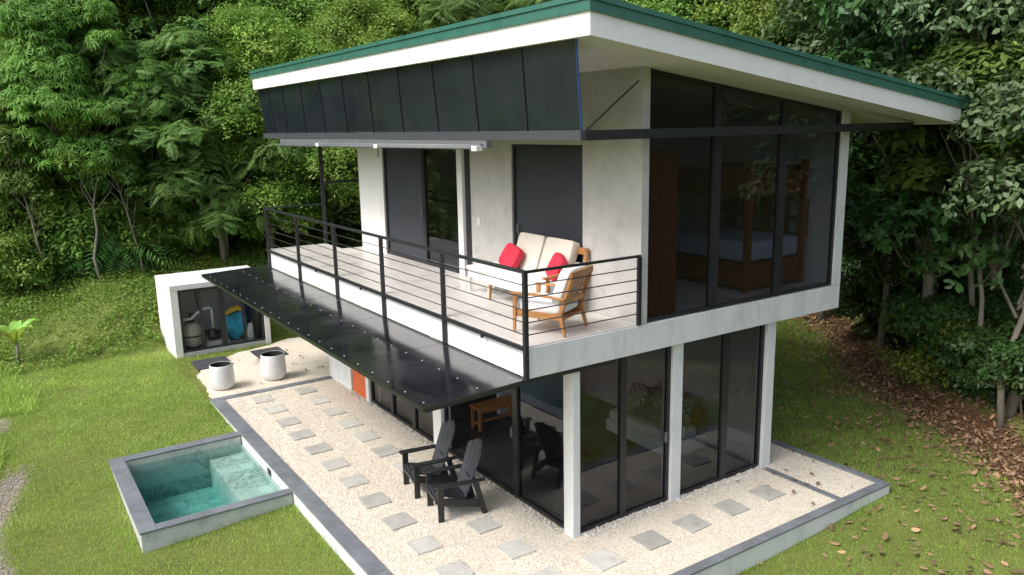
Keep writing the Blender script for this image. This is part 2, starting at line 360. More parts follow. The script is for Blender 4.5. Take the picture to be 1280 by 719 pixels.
xs = np.unique(np.round(np.concatenate([np.arange(-60, -10, 2.5), np.arange(-10, 16, .2), np.arange(16, 90, 2.0), [-5.04, -2.70]]), 4))
ys = np.unique(np.round(np.concatenate([np.arange(-60, -8, 2.5), np.arange(-8, 22, .2), np.arange(22, 110, 2.0), [3.92, 7.08]]), 4))
X, Y = np.meshgrid(xs, ys, indexing='ij'); Z = terr(X, Y)
idx = np.arange(X.size).reshape(X.shape)
F = np.stack([idx[:-1, :-1], idx[1:, :-1], idx[1:, 1:], idx[:-1, 1:]], -1).reshape(-1, 4)
cx_ = (X[:-1, :-1]+X[1:, 1:]).ravel()/2; cy_ = (Y[:-1, :-1]+Y[1:, 1:]).ravel()/2
F = F[~((cx_ > -5.04) & (cx_ < -2.70) & (cy_ > 3.92) & (cy_ < 7.08))]
E_ = edge_d(X, Y); pathx = -6.75+.35*np.sin(Y*.9)
dirt = np.exp(-((X-pathx)/.32)**2)*sstep(3.3, 4.5, Y)*sstep(8.3, 7.0, Y)*1.1+.9*np.exp(-((X+6.7)/.25)**2-((Y-10.6)/.8)**2)
dirt += np.clip(np.exp(-((back_t(X, Y)-1.7)/.3)**2)*.38*sstep(.1, .5, vnoise(X, Y, .7, 2)+.3), 0, 1)
litter = np.exp(-((right_u(X, Y)-.75)/.45)**2)*1.15*sstep(12, 9, Y)
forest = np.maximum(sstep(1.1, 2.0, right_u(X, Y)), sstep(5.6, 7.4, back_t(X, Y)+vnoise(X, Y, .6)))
g_ = npmesh('ground', np.stack([X, Y, Z], -1).reshape(-1, 3), F, 'ground', {'dirt': ('POINT', dirt.ravel()), 'litter': ('POINT', litter.ravel()), 'forest': ('POINT', forest.ravel())}, smooth=True)
tag(g_, kind='structure')

# gravel beds
pg = MB(); pg.prism([(-2.6, -1.56), (5.14, -1.56), (5.14, 9.9), (4.2, 9.9), (4.2, .1), (.1, .1), (.1, 9.3), (-2.6, 9.3)], -.25, 0)
tag(obj('patio_gravel', pg, 'gravel'), kind='structure')
rr = random.Random(3); outl = []
base = [(-2.72, 9.42), (-2.62, 10.3), (-2.6, 11.2), (-2.45, 11.9), (-1.9, 12.4), (-1.3, 12.85), (-.5, 13.1), (.4, 13.5), (1.2, 13.2), (1.3, 9.42)]
for a, b in zip(base, base[1:]):
    for q in range(6): f = q/6; outl.append((a[0]+(b[0]-a[0])*f+rr.uniform(-.05, .05), a[1]+(b[1]-a[1])*f+(rr.uniform(-.05, .05) if q else 0)))
outl.append(base[-1]); outl.append((.12, 9.42))
outl[0] = (-2.72, 9.42)
tag(obj('planter_gravel', MB().prism(outl, -.2, .004), 'gravel'), kind='structure')

# kerbs
def kerb(label, wall, caps, ends=None):
    k = empty('patio_kerb', (wall[0][0], wall[0][1], -.3)); tag(k, label, 'kerb', 'kerbs around the gravel patio')
    obj('kerb_wall', MB().box(*wall), 'white_wall_paint', k, world=True)
    c = MB()
    for a, b in caps: c.box(a, b)
    obj('cap', c, 'slate_cap', k, .006, world=True)
    return k
def split(a, b, axis, n):
    out = []
    for i in range(n):
        lo = list(a); hi = list(b); L_ = b[axis]-a[axis]; lo[axis] = a[axis]+L_*i/n+.002; hi[axis] = a[axis]+L_*(i+1)/n-.002; out.append((tuple(lo), tuple(hi)))
    return out
kerb('long slate topped kerb on the lawn side of the gravel, running past the pool', ((-2.78, -1.63, -.45), (-2.53, 9.38, -.006)), split((-2.79, -1.48, -.006), (-2.52, 9.20, .024), 1, 14))
kerb('white sided kerb with slate cap between the gravel and the right lawn', ((-2.53, -1.63, -.45), (5.21, -1.50, -.006)), split((-2.79, -1.64, -.006), (5.22, -1.483, .024), 0, 10))
kerb('thin slate edging behind the gravel strip beside the leaf covered lawn', ((5.08, -1.50, -.4), (5.21, 9.9, -.006)), split((5.075, -1.48, -.006), (5.22, 9.9, .024), 1, 12))
kerb('slate kerb between the patio gravel and the gravel with the white planters', ((-2.53, 9.21, -.4), (0, 9.38, -.006)), split((-2.79, 9.205, -.006), (-.004, 9.40, .024), 0, 4))
tag(box('divider_strip', (4.03, -1.482, -.02), (4.15, .0-.05, .018), 'slate_cap', bev=.004), 'narrow slate strip crossing the gravel at the far right column', 'edging')

# ------------------------------------------------------------------ pool
pool = empty('plunge_pool', (-3.9, 5.5, -.4)); tag(pool, 'square plunge pool with slate coping set in the lawn', 'pool')
b = MB(); b.box((-5.08, 3.88, -1.2), (-4.88, 7.13, -.035)); b.box((-4.88, 3.88, -1.2), (-2.795, 4.04, -.035)); b.box((-4.88, 6.93, -1.2), (-2.795, 7.13, -.035))
obj('pool_wall', b, 'concrete_wall', pool, world=True)
b = MB(); b.box((-4.88, 4.04, -1.05), (-2.795, 6.93, -.90)); b.box((-4.879, 4.041, -.90), (-4.86, 6.929, -.036)); b.box((-4.86, 6.91, -.90), (-2.80, 6.929, -.036)); b.box((-4.86, 4.041, -.90), (-2.80, 4.055, -.036)); b.box((-2.82, 4.055, -.90), (-2.797, 6.91, -.2))
obj('basin_tile', b, 'pool_tile', pool, world=True)
obj('seat_step', MB().box((-3.42, 4.055, -.90), (-2.82, 6.91, -.36)), 'pool_tile', pool, world=True)
c = MB()
for a, b_ in split((-5.10, 3.86, -.035), (-4.85, 7.15, 0), 1, 4)+split((-4.848, 3.86, -.035), (-2.795, 4.05, 0), 0, 3)+split((-4.848, 6.91, -.035), (-2.795, 7.15, 0), 0, 3): c.box(a, b_)
obj('coping', c, 'slate_cap', pool, .006, world=True)
obj('skimmer_opening', MB().box((-2.80, 5.05, -.17), (-2.786, 5.22, -.06)), 'black_metal', pool, world=True)
wt = MB()
wt.box((-4.859, 4.056, -.899), (-2.821, 6.909, -.14)); tag(obj('pool_water', wt, 'pool_water'), kind='structure')

# ------------------------------------------------------------------ house
H = empty('house'); tag(H, 'white two storey house with tinted glass walls, balcony and green edged roof', 'house')
def hobj(n, mb, mat, par=None, bev=0): return obj(n, mb, mat, par or H, bev, world=True)
# lower storey
b = MB(); b.box((0, 0, -.3), (.13, .22, 2.57)); hobj('column', b, 'white_wall_paint', bev=.008)
hobj('column', MB().box((1.93, .01, -.3), (2.14, .23, 2.57)), 'white_wall_paint', bev=.008)
hobj('column', MB().box((4.08, .0, -.3), (4.29, .25, 2.57)), 'white_wall_paint', bev=.008)
hobj('column', MB().box((-.004, 3.86, -.3), (.2, 4.18, 2.57)), 'white_paint', bev=.008)
b = MB(); b.box((0, 8.09, -.3), (.15, 9.40, 2.57)); b.box((0.002, 7.12, -.3), (.15, 7.28, 2.57)); b.box((.15, 9.25, -.3), (4.29, 9.40, 2.57)); b.box((4.14, .25, -.3), (4.29, 9.25, 2.57)); b.box((.003, 7.28, 2.1), (.15, 8.09, 2.57))
hobj('lower_wall', b, 'white_wall_paint')
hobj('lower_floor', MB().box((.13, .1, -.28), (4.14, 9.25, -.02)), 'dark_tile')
hobj('inner_wall', MB().box((1.9, 4.85, -.02), (4.13, 4.97, 2.56)), 'interior_paint')
hobj('inner_wall', MB().box((.2, 6.95, -.02), (1.9, 7.05, 2.56)), 'interior_paint')
d = hobj('door', MB().box((.04, 7.30, 0), (.09, 8.07, 2.09)), 'orange_door'); d['label'] = 'orange painted door'
hobj('handle', MB().tube([(.02, 7.40, 1.0), (.02, 7.52, 1.0)], .012), 'galvanised', d)
hobj('under_beam', MB().box((-.80, -.06, 2.50), (.74, .0, 2.568)), 'black_metal')
# slab
sl_poly = [(-.80, -.10), (5.83, -.10), (5.83, 9.69), (.63, 9.69), (.63, 10.82), (-.80, 10.82)]
hobj('floor_slab', MB().prism(sl_poly, 2.57, 2.985), 'white_wall_paint', bev=.01)
hobj('slab_edge_lit', MB().box((-.806, -.09, 2.575), (-.8005, 10.81, 2.97)), 'white_paint')  # brighter white sheet paints in the light falling on this slab side
tp = [(-.803, -.085), (1.135, -.085), (1.135, 9.67), (.625, 9.70), (.625, 10.81), (-.803, 10.81)]
hobj('balcony_floor', MB().prism(tp, 2.985, 3.0), 'floor_tile')
hobj('bedroom_floor', MB().prism([(1.3, .06), (5.65, .06), (5.65, 9.5), (1.3, 9.5)], 2.985, 2.998), 'floor_tile')
# upper walls; roof underside plane
def rz(x): return 6.7845-(x+.5858)*.1357
def wall_yz(mb, x0, x1, y0, y1, z0, top=True, z1=None):
    za = (rz(x0)-.002) if top else z1; zb = (rz(x1)-.002) if top else z1
    mb.add([(x0,y0,z0),(x1,y0,z0),(x1,y1,z0),(x0,y1,z0),(x0,y0,za),(x1,y0,zb),(x1,y1,zb),(x0,y1,za)], [(0,3,2,1),(4,5,6,7),(0,1,5,4),(1,2,6,5),(2,3,7,6),(3,0,4,7)])
b = MB(); wall_yz(b, 1.14, 1.27, -.098, 1.2, 3.0); wall_yz(b, 1.142, 1.27, 3.13, 4.50, 3.0)
wall_yz(b, 1.14, 1.27, 8.32, 9.68, 3.0); wall_yz(b, 1.141, 1.27, 1.2, 3.13, 5.5); wall_yz(b, 1.141, 1.27, 4.50, 8.32, 5.5)
hobj('front_wall', b, 'polished_plaster')
b = MB(); wall_yz(b, 1.134, 1.2, 8.33, 9.67, 3.001); hobj('white_wall_panel', b, 'white_paint')
b = MB(); wall_yz(b, 1.10, 1.25, 4.74, 4.93, 3.001, False, 5.5); hobj('white_post', b, 'white_paint')
b = MB(); wall_yz(b, 5.63, 5.83, -.098, .1, 2.99); wall_yz(b, 5.68, 5.83, .1, 9.67, 2.99); wall_yz(b, 1.27, 5.68, 9.53, 9.67, 2.99); hobj('rear_wall', b, 'white_wall_paint')
b = MB(); wall_yz(b, 1.28, 5.67, 3.35, 3.47, 3.0); hobj('inner_wall', b, 'interior_paint')
# switch on wall
hobj('light_switch', MB().box((1.125, 4.18, 4.02), (1.141, 4.27, 4.16)), 'white_plastic')
# roof
def slopebox(mb, x0, x1, y0, y1, b0, t0):
    za0, za1 = rz(x0)+b0, rz(x1)+b0; zb0, zb1 = rz(x0)+t0, rz(x1)+t0
    mb.add([(x0,y0,za0),(x1,y0,za1),(x1,y1,za1),(x0,y1,za0),(x0,y0,zb0),(x1,y0,zb1),(x1,y1,zb1),(x0,y1,zb0)], [(0,3,2,1),(4,5,6,7),(0,1,5,4),(1,2,6,5),(2,3,7,6),(3,0,4,7)])
b = MB(); slopebox(b, -.57, 7.39, -1.075, 11.72, 0.0, .22); rf = hobj('roof', b, 'soffit_paint')
b = MB(); slopebox(b, -.59, -.571, -1.09, 11.74, -.012, .26); slopebox(b, 7.391, 7.41, -1.09, 11.74, -.012, .26)
slopebox(b, -.5705, 7.3905, -1.09, -1.076, -.012, .26); slopebox(b, -.5705, 7.3905, 11.721, 11.74, -.012, .26)
hobj('fascia', b, 'white_paint', rf)
b = MB(); slopebox(b, -.62, -.592, -1.12, 11.78, .245, .36); slopebox(b, -.592, 7.62, -1.12, -1.092, .245, .36); slopebox(b, -.592, 7.62, 11.742, 11.78, .245, .36)
slopebox(b, -.64, -.55, -1.14, 11.80, .362, .42); slopebox(b, -.55, 7.66, -1.14, -1.05, .362, .42); slopebox(b, -.55, 7.66, 11.73, 11.8, .362, .42)
hobj('green_trim', b, 'green_trim', rf)
b = MB(); slopebox(b, -.55, 7.64, -1.05, 11.73, .262, .38); hobj('roof_sheet', b, 'green_trim', rf)
b = MB(); b.box((7.412, -1.0, 5.78), (7.55, 11.7, 5.90)); hobj('gutter', b, 'white_plastic', rf)
# steel ring beam below the roof
b = MB(); b.box((-.25, -.49, 5.61), (-.17, 12.35, 5.73)); b.box((-.17, -.49, 5.612), (7.06, -.42, 5.728))
for x in (1.2, 5.72): b.box((x-.03, -.42, 5.63), (x+.03, -.10, 5.71))
for y in (1.0, 4.6, 8.4, 10.7): b.box((-.17, y-.03, 5.63), (1.14 if y < 9.7 else .6, y+.03, 5.71))
bm_ = hobj('ring_beam', b, 'reflection_grey')
hobj('side_beam_skin', MB().box((-.17, -.4935, 5.608), (7.05, -.4905, 5.732)), 'black_metal')  # black face leaves that painted reflection off the side run
hobj('brace_rod', MB().tube([(1.07, -.08, 6.36), (.1, -.46, 5.9), (-.12, -.46, 5.74)], .011), 'black_metal')
hobj('brace_rod', MB().tube([(2.72, -.08, 6.17), (3.95, -.45, 5.73)], .008), 'black_metal')
# hanging smoked panels
ps = [-.47, .72, 1.97, 3.19, 4.46, 5.70, 6.95, 8.15, 9.35, 10.6, 11.5, 12.3]
pt = [-.74, .40, 1.64, 2.82, 4.0, 5.2, 6.4, 7.6, 8.7, 9.9, 10.9, 11.70]
for i in range(11):
    y0, y1, a0, a1 = ps[i]+.02, ps[i+1]-.02, pt[i]+.02, pt[i+1]-.02; xb, xt, zt = -.2-.0, -.5, rz(-.5)-.004
    vs = [(xb, y0, 5.735), (xb, y1, 5.735), (xt, a1, zt), (xt, a0, zt)]; vs2 = [(x+.02, y, z) for x, y, z in vs]
    mbp = MB().add(vs+vs2, [(3,2,1,0),(4,5,6,7),(0,1,5,4),(1,2,6,5),(2,3,7,6),(3,0,4,7)]); hobj('smoked_panel', mbp, 'smoked_sheet')
for i in range(1, 11): hobj('panel_mullion', MB().bar((-.195, ps[i], 5.735), (-.495, pt[i], rz(-.5)-.01), .05, .035, (1, 0, 0)), 'black_metal')
hobj('blue_edge_film', MB().bar((-.205, -.462, 5.735), (-.503, -.732, rz(-.5)-.01), .010, .022, (1, 0, 0)), 'blue_film')
# retracted awning
aw = hobj('awning', MB().tube([(-.38, 1.6, 5.52), (-.38, 10.6, 5.49)], .035, 10).tube([(-.46, 1.6, 5.50), (-.46, 10.6, 5.46)], .022, 8).box((-.36, 1.5, 5.50), (-.26, 10.7, 5.60)), 'galvanised')
for y in (1.62, 5.0, 7.9): hobj('awning_joint', MB().box((-.50, y-.07, 5.46), (-.40, y+.07, 5.53)), 'white_plastic', aw)
hobj('awning_crank', MB().tube([(-.45, 5.0, 5.46), (-.45, 5.0, 5.30)], .01), 'black_metal', aw)

# glazed walls: generic along X (y fixed) or Y (x fixed)
def glazed(name, axis, fixed, a0, a1, z0, z1, mull, par=None, fw=.055, dep=.07, mat='tinted_glass', wide=None, handle=None, label=None, sgn=1):
    def B(u0, u1, d0, d1, za, zb): return ((u0, fixed+d0*sgn, za), (u1, fixed+d1*sgn, zb)) if axis == 'x' else ((fixed+d0*sgn, u0, za), (fixed+d1*sgn, u1, zb))
    f = MB(); f.box(*B(a0, a0+fw, 0, dep, z0, z1)); f.box(*B(a1-fw, a1, 0, dep, z0, z1)); f.box(*B(a0+fw, a1-fw, 0, dep, z0, z0+fw)); f.box(*B(a0+fw, a1-fw, 0, dep, z1-fw, z1))
    for m_, mw in mull: f.box(*B(m_-mw/2, m_+mw/2, -.004, dep+.002, z0+fw, z1-fw))
    fr = hobj(name, f, 'black_metal'); e = [a0+fw]+[m_ for m_, _ in mull]+[a1-fw]
    mats = mat if isinstance(mat, list) else [mat]*(len(e)-1)
    for i in range(len(e)-1):
        if mats[i] is None: continue
        hobj('pane', MB().box(*B(e[i], e[i+1], .03+.006*(i % 2), .038+.006*(i % 2), z0+fw-.01, z1-fw+.01)), mats[i], fr)
    for hp in (handle or []):
        hobj('handle', MB().box(*B(hp-.015, hp+.015, -.03, 0, z0+1.0, z0+1.16)), 'galvanised', fr)
    if label: fr['label'] = label
    return fr
glazed('sliding_door', 'x', .06, .13, 1.93, 0, 2.57, [(.99, .11)], handle=[1.84])
glazed('sliding_door', 'x', .06, 2.14, 4.08, 0, 2.57, [(3.17, .13)], handle=[2.2])
glazed('sliding_door', 'y', .06, .22, 3.86, 0, 2.57, [(1.54, .13)], handle=[1.62], mat=['tinted_glass', None], label='sliding door standing open beside the corner column')
glazed('window', 'y', .05, 4.18, 7.12, 0, 2.57, [(5.08, .14), (6.06, .10)])
glazed('sliding_door', 'y', 1.17, 1.2, 3.13, 3.0, 5.5, [], mat='solar_screen', label='door behind a dark insect screen', handle=[2.98])
glazed('sliding_door', 'y', 1.17, 4.93, 8.32, 3.0, 5.5, [(6.45, .12)], mat=['tinted_glass', 'solar_screen'], label='wide balcony door, one half screened dark', handle=[6.52])
hobj('door_jamb', MB().box((1.16, 4.50, 3.0), (1.25, 4.735, 5.5)), 'black_metal')
glazed('window', 'x', -.06, 1.275, 5.63, 3.0, 5.66, [(2.67, .17), (4.19, .16)], fw=.04, mat='window_glass', label='big lower bedroom window')
# upper trapezoid window
f = MB(); za = 5.662
def trap(mb, x0, x1, y0, y1, z0, dz=0): mb.add([(x0,y0,z0),(x1,y0,z0),(x1,y1,z0),(x0,y1,z0),(x0,y0,rz(x0)-.004-dz),(x1,y0,rz(x1)-.004-dz),(x1,y1,rz(x1)-.004-dz),(x0,y1,rz(x0)-.004-dz)], [(0,3,2,1),(4,5,6,7),(0,1,5,4),(1,2,6,5),(2,3,7,6),(3,0,4,7)])
f.box((1.275, -.06, za), (5.63, .01, za+.05))
for x0, x1 in ((1.275, 1.315), (2.6, 2.74), (4.12, 4.26), (5.59, 5.63)): trap(f, x0, x1, -.064, .012, za+.05)
for x0, x1 in ((1.315, 2.6), (2.74, 4.12), (4.26, 5.59)):
    f.add([(x0,-.06,rz(x0)-.05),(x1,-.06,rz(x1)-.05),(x1,.01,rz(x1)-.05),(x0,.01,rz(x0)-.05),(x0,-.06,rz(x0)-.004),(x1,-.06,rz(x1)-.004),(x1,.01,rz(x1)-.004),(x0,.01,rz(x0)-.004)], [(0,3,2,1),(4,5,6,7),(0,1,5,4),(1,2,6,5),(2,3,7,6),(3,0,4,7)])
fr = hobj('window', f, 'black_metal'); fr['label'] = 'sloping clerestory window under the soffit'
for x0, x1 in ((1.30, 2.62), (2.72, 4.14), (4.24, 5.60)):
    q = MB(); trap(q, x0, x1, -.03, -.022, za+.04, .03); hobj('pane', q, 'dark_glass', fr)

# balcony railing
rl = MB(); rl.box((-.87, -.125, 3.97), (-.81, 10.83, 4.01)); rl.box((-.87, -.05, 2.955), (-.83, 10.8, 3.01)); rl.box((-.81, -.125, 3.972), (1.12, -.085, 4.008)); rl.box((-.81, 10.79, 3.972), (.67, 10.83, 4.008))
rail = hobj('railing', rl, 'black_metal', bev=.003)
for k in range(6):
    y = -.10+2.16*k; hobj('post', MB().box((-.868, y-.03 if k else -.13, 2.56), (-.812, y+.03, 3.97)), 'black_metal', rail)
hobj('post', MB().box((1.075, -.13, 3.0), (1.132, -.085, 3.972)), 'black_metal', rail)
for k in range(5):
    z = 3.165+.163*k
    hobj('cable', MB().tube([(-.84, -.1, z), (-.84, 10.8, z)], .0075, 6), 'cable_steel', rail)
    hobj('cable', MB().tube([(-.81, -.105, z), (1.08, -.105, z)], .0085, 6), 'cable_steel', rail)
hobj('balcony_post', MB().box((.60, 10.76, 3.0), (.68, 10.84, 5.612)), 'black_metal')
hobj('cross_bar', MB().box((.68, 10.78, 4.49), (1.9, 10.82, 4.55)), 'black_metal')
for y in (.9, 5.1, 7.4): hobj('bracket', MB().box((-.90, y-.02, 2.93), (-.87, y+.02, 2.975)), 'black_metal')

# canopy of dark sheets
def czz(x): return 2.505+(x+2.32)*(2.56-2.505)/(1.5)
cf = MB()
for y in (-.05, 2.2, 4.45, 6.7, 8.95, 11.2): cf.bar((-2.30, y, czz(-2.3)-.045), (-.82, y, czz(-.82)-.045), .05, .05)
for x in (-2.29, -1.55, -.87): cf.bar((x, -.05, czz(x)-.047), (x, 11.2, czz(x)-.047), .05, .045)
can = hobj('canopy', cf, 'black_metal')
for i in range(5):
    y0, y1 = -.07+2.254*i+.006, -.07+2.254*(i+1)-.006; x0, x1 = -2.33, -.872 if True else 0
    vs = [(x0,y0,czz(x0)-.018),(x1,y0,czz(x1)-.018),(x1,y1,czz(x1)-.018),(x0,y1,czz(x0)-.018)]; vs += [(x, y, z+.018) for x, y, z in vs]
    hobj('canopy_sheet', MB().add(vs, [(0,3,2,1),(4,5,6,7),(0,1,5,4),(1,2,6,5),(2,3,7,6),(3,0,4,7)]), 'canopy_sheet', can)
hobj('wall_flashing', MB().box((-.872, -.06, 2.535), (-.808, 11.2, 2.56)), 'black_metal', can)
bl = None
for x in (-2.24, -1.47, -.95):
    for k in range(22):
        y = .09+.505*k+(0 if x < -1.2 else .02); z = czz(x)
        if x > -1.2 and k % 2: continue
        if bl is None: bl = obj('bolt', MB().lathe((0, 0, 0), [(.012, 0), (.012, .004), (.007, .007), (.0005, .008)], 10), 'bolt_metal', can); bb = bl
        else: bb = bl.copy(); C.objects.link(bb); bb.parent = can
        bb.location = (x, y, z)

# ------------------------------------------------------------------ stepping stones
st = None
def stone(x, y, label, group, s=.405):
    global st
    if st is None:
        rr = random.Random(1); b = MB(); b.box((-.205, -.21, -.05), (.205, .21, .022)); st = obj('stepping_stone', b, 'stone_paver', None, .006); o = st
    else: o = st.copy(); C.objects.link(o)
    o.location = (x, y, 0); o.rotation_euler = (0, 0, random.uniform(-.05, .05)); o.scale = (random.uniform(.95, 1.04), random.uniform(.95, 1.04), 1)
    tag(o, label, 'paving slab', group)
for i in range(11):
    k = 10-i
    stone(-1.82+random.uniform(-.02, .02), .24+.847*i, 'square grey stepping stone in the row nearer the pool, %s from the slate cross kerb' % (['first','second','third','fourth','fifth','sixth','seventh','eighth','ninth','tenth','last'][k]), 'stepping stones in the gravel beside the pool')
    if i < 11: stone(-.84+random.uniform(-.02, .02), .24+.847*i, 'square grey stepping stone in the row nearer the house, %s from the slate cross kerb' % (['first','second','third','fourth','fifth','sixth','seventh','eighth','ninth','tenth','last'][k]), 'stepping stones in the gravel beside the house')
for i, x in enumerate((-.9, -.03, .86, 1.67, 2.53, 3.36)):
    stone(x, -.68 if i else -.62, 'square grey stepping stone along the end glazing, %s from the right hand divider strip' % (['sixth', 'fifth', 'fourth', 'third', 'second', 'first'][i]), 'stepping stones in the gravel at the house end')

# ------------------------------------------------------------------ chairs on the gravel
def adirondack():
    t_ = empty('adirondack_chair')
    for s in (-1, 1):
        obj('leg', MB().bar((-.0, s*.29, 0), (-.0, s*.29, .55), .035, .095, (1, 0, 0)), 'charcoal_plastic', t_, .005)
        obj('leg', MB().bar((-.70, s*.285, 0), (-.55, s*.285, .55), .035, .085, (1, 0, 0)), 'charcoal_plastic', t_, .005)
        a = MB(); z0, z1 = .552, .58; pl = [(.09, -.045), (.09, .045), (.05, .07), (-.55, .055), (-.70, .03), (-.70, -.03), (-.55, -.045), (.05, -.07)]
        a.prism([(x, s*.30+y) for x, y in reversed(pl)], z0, z1); obj('armrest', a, 'charcoal_plastic', t_, .006)
        obj('side_rail', MB().bar((.02, s*.255, .31), (-.66, s*.255, .16), .03, .12), 'charcoal_plastic', t_, .005)
    b = MB()
    path = [(.055, .275), (.05, .345), (.0, .385), (-.09, .375), (-.18, .345), (-.27, .315), (-.36, .29), (-.45, .265)]
    for (x, z), (x2, z2) in zip(path, path[1:]):
        d = Vector((x2-x, 0, z2-z)); L_ = d.length; d.normalize(); p0 = Vector((x, 0, z))+d*.006; p1 = Vector((x2, 0, z2))-d*.006
        b.bar(p0, p1, .50, .022, (0, 0, 1) if abs(d.z) < .9 else (1, 0, 0))
    obj('seat', b, 'charcoal_plastic', t_, .004)
    b = MB(); tops = [.80, .87, .90, .87, .80]; w_ = .103
    base_p = Vector((-.44, 0, .24)); dirv = Vector((-.36, 0, .93)).normalized(); nrm = Vector((.93, 0, .36)).normalized()
    for i in range(5):
        y0 = (i-2.5)*w_+.003; y1 = (i-1.5)*w_-.003; l0 = tops[i]-(.055 if i == 0 else .035 if i == 1 else 0); l1 = tops[i]-(.055 if i == 4 else .035 if i == 3 else 0)
        pts = []
        for y, l in ((y0*.86, 0), (y1*.86, 0), (y1*1.05, l1), ((y0+y1)/2*1.05, tops[i]), (y0*1.05, l0)):
            cv = .05*(y/.26)**2; pts.append(base_p+dirv*l+Vector((0, y, 0))+nrm*cv)
        b.add([p-nrm*.011 for p in pts]+[p+nrm*.011 for p in pts], [(4,3,2,1,0),(5,6,7,8,9)]+[(k, (k+1) % 5, 5+(k+1) % 5, 5+k) for k in range(5)])
    obj('backrest', b, 'slate_plastic', t_)
    for q in (MB().bar((-.56, -.31, .535), (-.56, .31, .535), .06, .03), MB().bar((-.49, -.25, .25), (-.49, .25, .25), .07, .03), MB().box((-.015, -.275, .20), (.015, .275, .30))): obj('stretcher', q, 'charcoal_plastic', t_, .004)
    return t_
ch = adirondack(); ch.location = (-1.185, 2.735, .002); ch.rotation_euler = (0, 0, math.pi-.15)
tag(ch, 'black slatted garden chair on the gravel, farther from the camera of the two', 'chair', 'black slatted garden chairs')
c2 = copy_tree(ch); c2.location = (-1.24, 1.82, .002); c2.rotation_euler = (0, 0, math.pi-.20)
tag(c2, 'black slatted garden chair on the gravel with rounded back, nearest the house corner column', 'chair', 'black slatted garden chairs')

# ------------------------------------------------------------------ planters and slabs
def planter(x, y, label, s=1):
    t_ = empty('planter', (x, y, .003)); tag(t_, label, 'planter', 'white planters on the gravel')
    pr = [(.0, 0), (.18, 0), (.225, .02), (.258, .065), (.274, .14), (.276, .24), (.268, .38), (.254, .55), (.249, .572), (.242, .574), (.236, .56), (.228, .47), (.22, .28)]
    obj('pot', MB().lathe((0, 0, 0), [(r*s, z*s) for r, z in pr], 40), 'planter_glaze', t_)
    obj('inner_liner', MB().lathe((0, 0, 0), [(.0, .30*s), (.21*s, .30*s), (.222*s, .47*s), (.233*s, .571*s)], 40), 'potting_soil', t_)
planter(-2.33, 10.07, 'empty white planter at the edge of the lawn, left of its twin')
planter(-1.14, 10.07, 'empty white planter nearer the house, right of its twin', 1.07)
tag(box('slate_slab', (-2.47, 11.85, -.02), (-1.62, 12.72, .03), 'dark_slate', bev=.005), 'flat black slab half in the grass behind the left planter', 'slab', 'black slabs by the shed')
o = box('slate_slab', (-.95, 11.85, -.02), (-.2, 12.75, .032), 'dark_slate', bev=.005); tag(o, 'flat black slab on gravel behind the right planter', 'slab', 'black slabs by the shed')

# ------------------------------------------------------------------ pump shed
sx0, sx1, sy0, sy1, zt = -2.66, -.14, 13.5, 15.45, 1.9
sh = empty('pump_shed', (-1.4, 14.4, 0)); tag(sh, 'low white flat roofed pump shed with black mesh gate', 'shed')
b = MB(); b.box((sx0, sy0, -.1), (sx0+.19, sy1, zt-.14)); b.box((sx1-.14, sy0, -.1), (sx1, sy1, zt-.14)); b.box((sx0+.19, sy1-.12, -.1), (sx1-.14, sy1, zt-.14))
obj('wall', b, 'white_paint', sh, .01, world=True)
obj('roof', MB().box((sx0-.006, sy0-.02, zt-.14), (sx1+.03, sy1+.02, zt)), 'white_wall_paint', sh, .01, world=True)
obj('inner_back', MB().box((sx0+.19, sy1-.125, -.05), (sx1-.14, sy1-.121, zt-.15)), 'white_wall_paint', sh, world=True)
obj('floor', MB().box((sx0+.19, sy0+.02, -.1), (sx1-.14, sy1-.12, .05)), 'concrete_wall', sh, world=True)
gx0, gx1 = sx0+.19, sx1-.14; gw = (gx1-gx0)/2
for k in range(2):
    a, e = gx0+gw*k+.01, gx0+gw*(k+1)-.01; f = MB(); y = sy0+.05
    for x in (a, (a+e)/2-.02, e-.05): f.box((x-.015, y, .07), (x+.065, y+.04, zt-.16))
    f.box((a+.05, y+.002, .07), (e-.05, y+.038, .12)); f.box((a+.05, y+.002, zt-.22), (e-.05, y+.038, zt-.17))
    gt = obj('gate', f, 'black_metal', sh, world=True); q = MB()
    nx = int((e-a)/.05)
    for i in range(1, nx): x = a+i*(e-a)/nx; q.box((x-.0012, y+.018, .1), (x+.0012, y+.022, zt-.2))
    for i in range(1, 32): z = .1+i*.05; q.box((a+.03, y+.0225, z-.0012), (e-.03, y+.0265, z+.0012)) if z < zt-.2 else None
    obj('mesh_screen', q, 'black_metal', gt, world=True)
fl = empty('sand_filter', (-2.12, 14.0, .05)); tag(fl, 'round beige sand filter tank with black band behind the shed mesh', 'filter tank')
obj('tank', MB().lathe((0, 0, 0), [(0, .02), (.18, .04), (.25, .12), (.275, .28), (.275, .42), (.25, .58), (.16, .68), (.08, .70), (.0, .70)], 28), 'tank_beige', fl)
obj('clamp_band', MB().lathe((0, 0, 0), [(.276, .33), (.285, .335), (.285, .37), (.276, .375)], 28), 'black_metal', fl)
obj('base', MB().lathe((0, 0, 0), [(.0, 0), (.2, 0), (.22, .05), (.2, .06)], 20), 'black_metal', fl)
obj('valve', MB().lathe((0, 0, 0), [(.09, .70), (.10, .76), (.07, .84), (.03, .86), (.03, .95), (0, .95)], 16).bar((-.1, 0, .97), (.1, 0, .93), .03, .03), 'black_metal', fl)
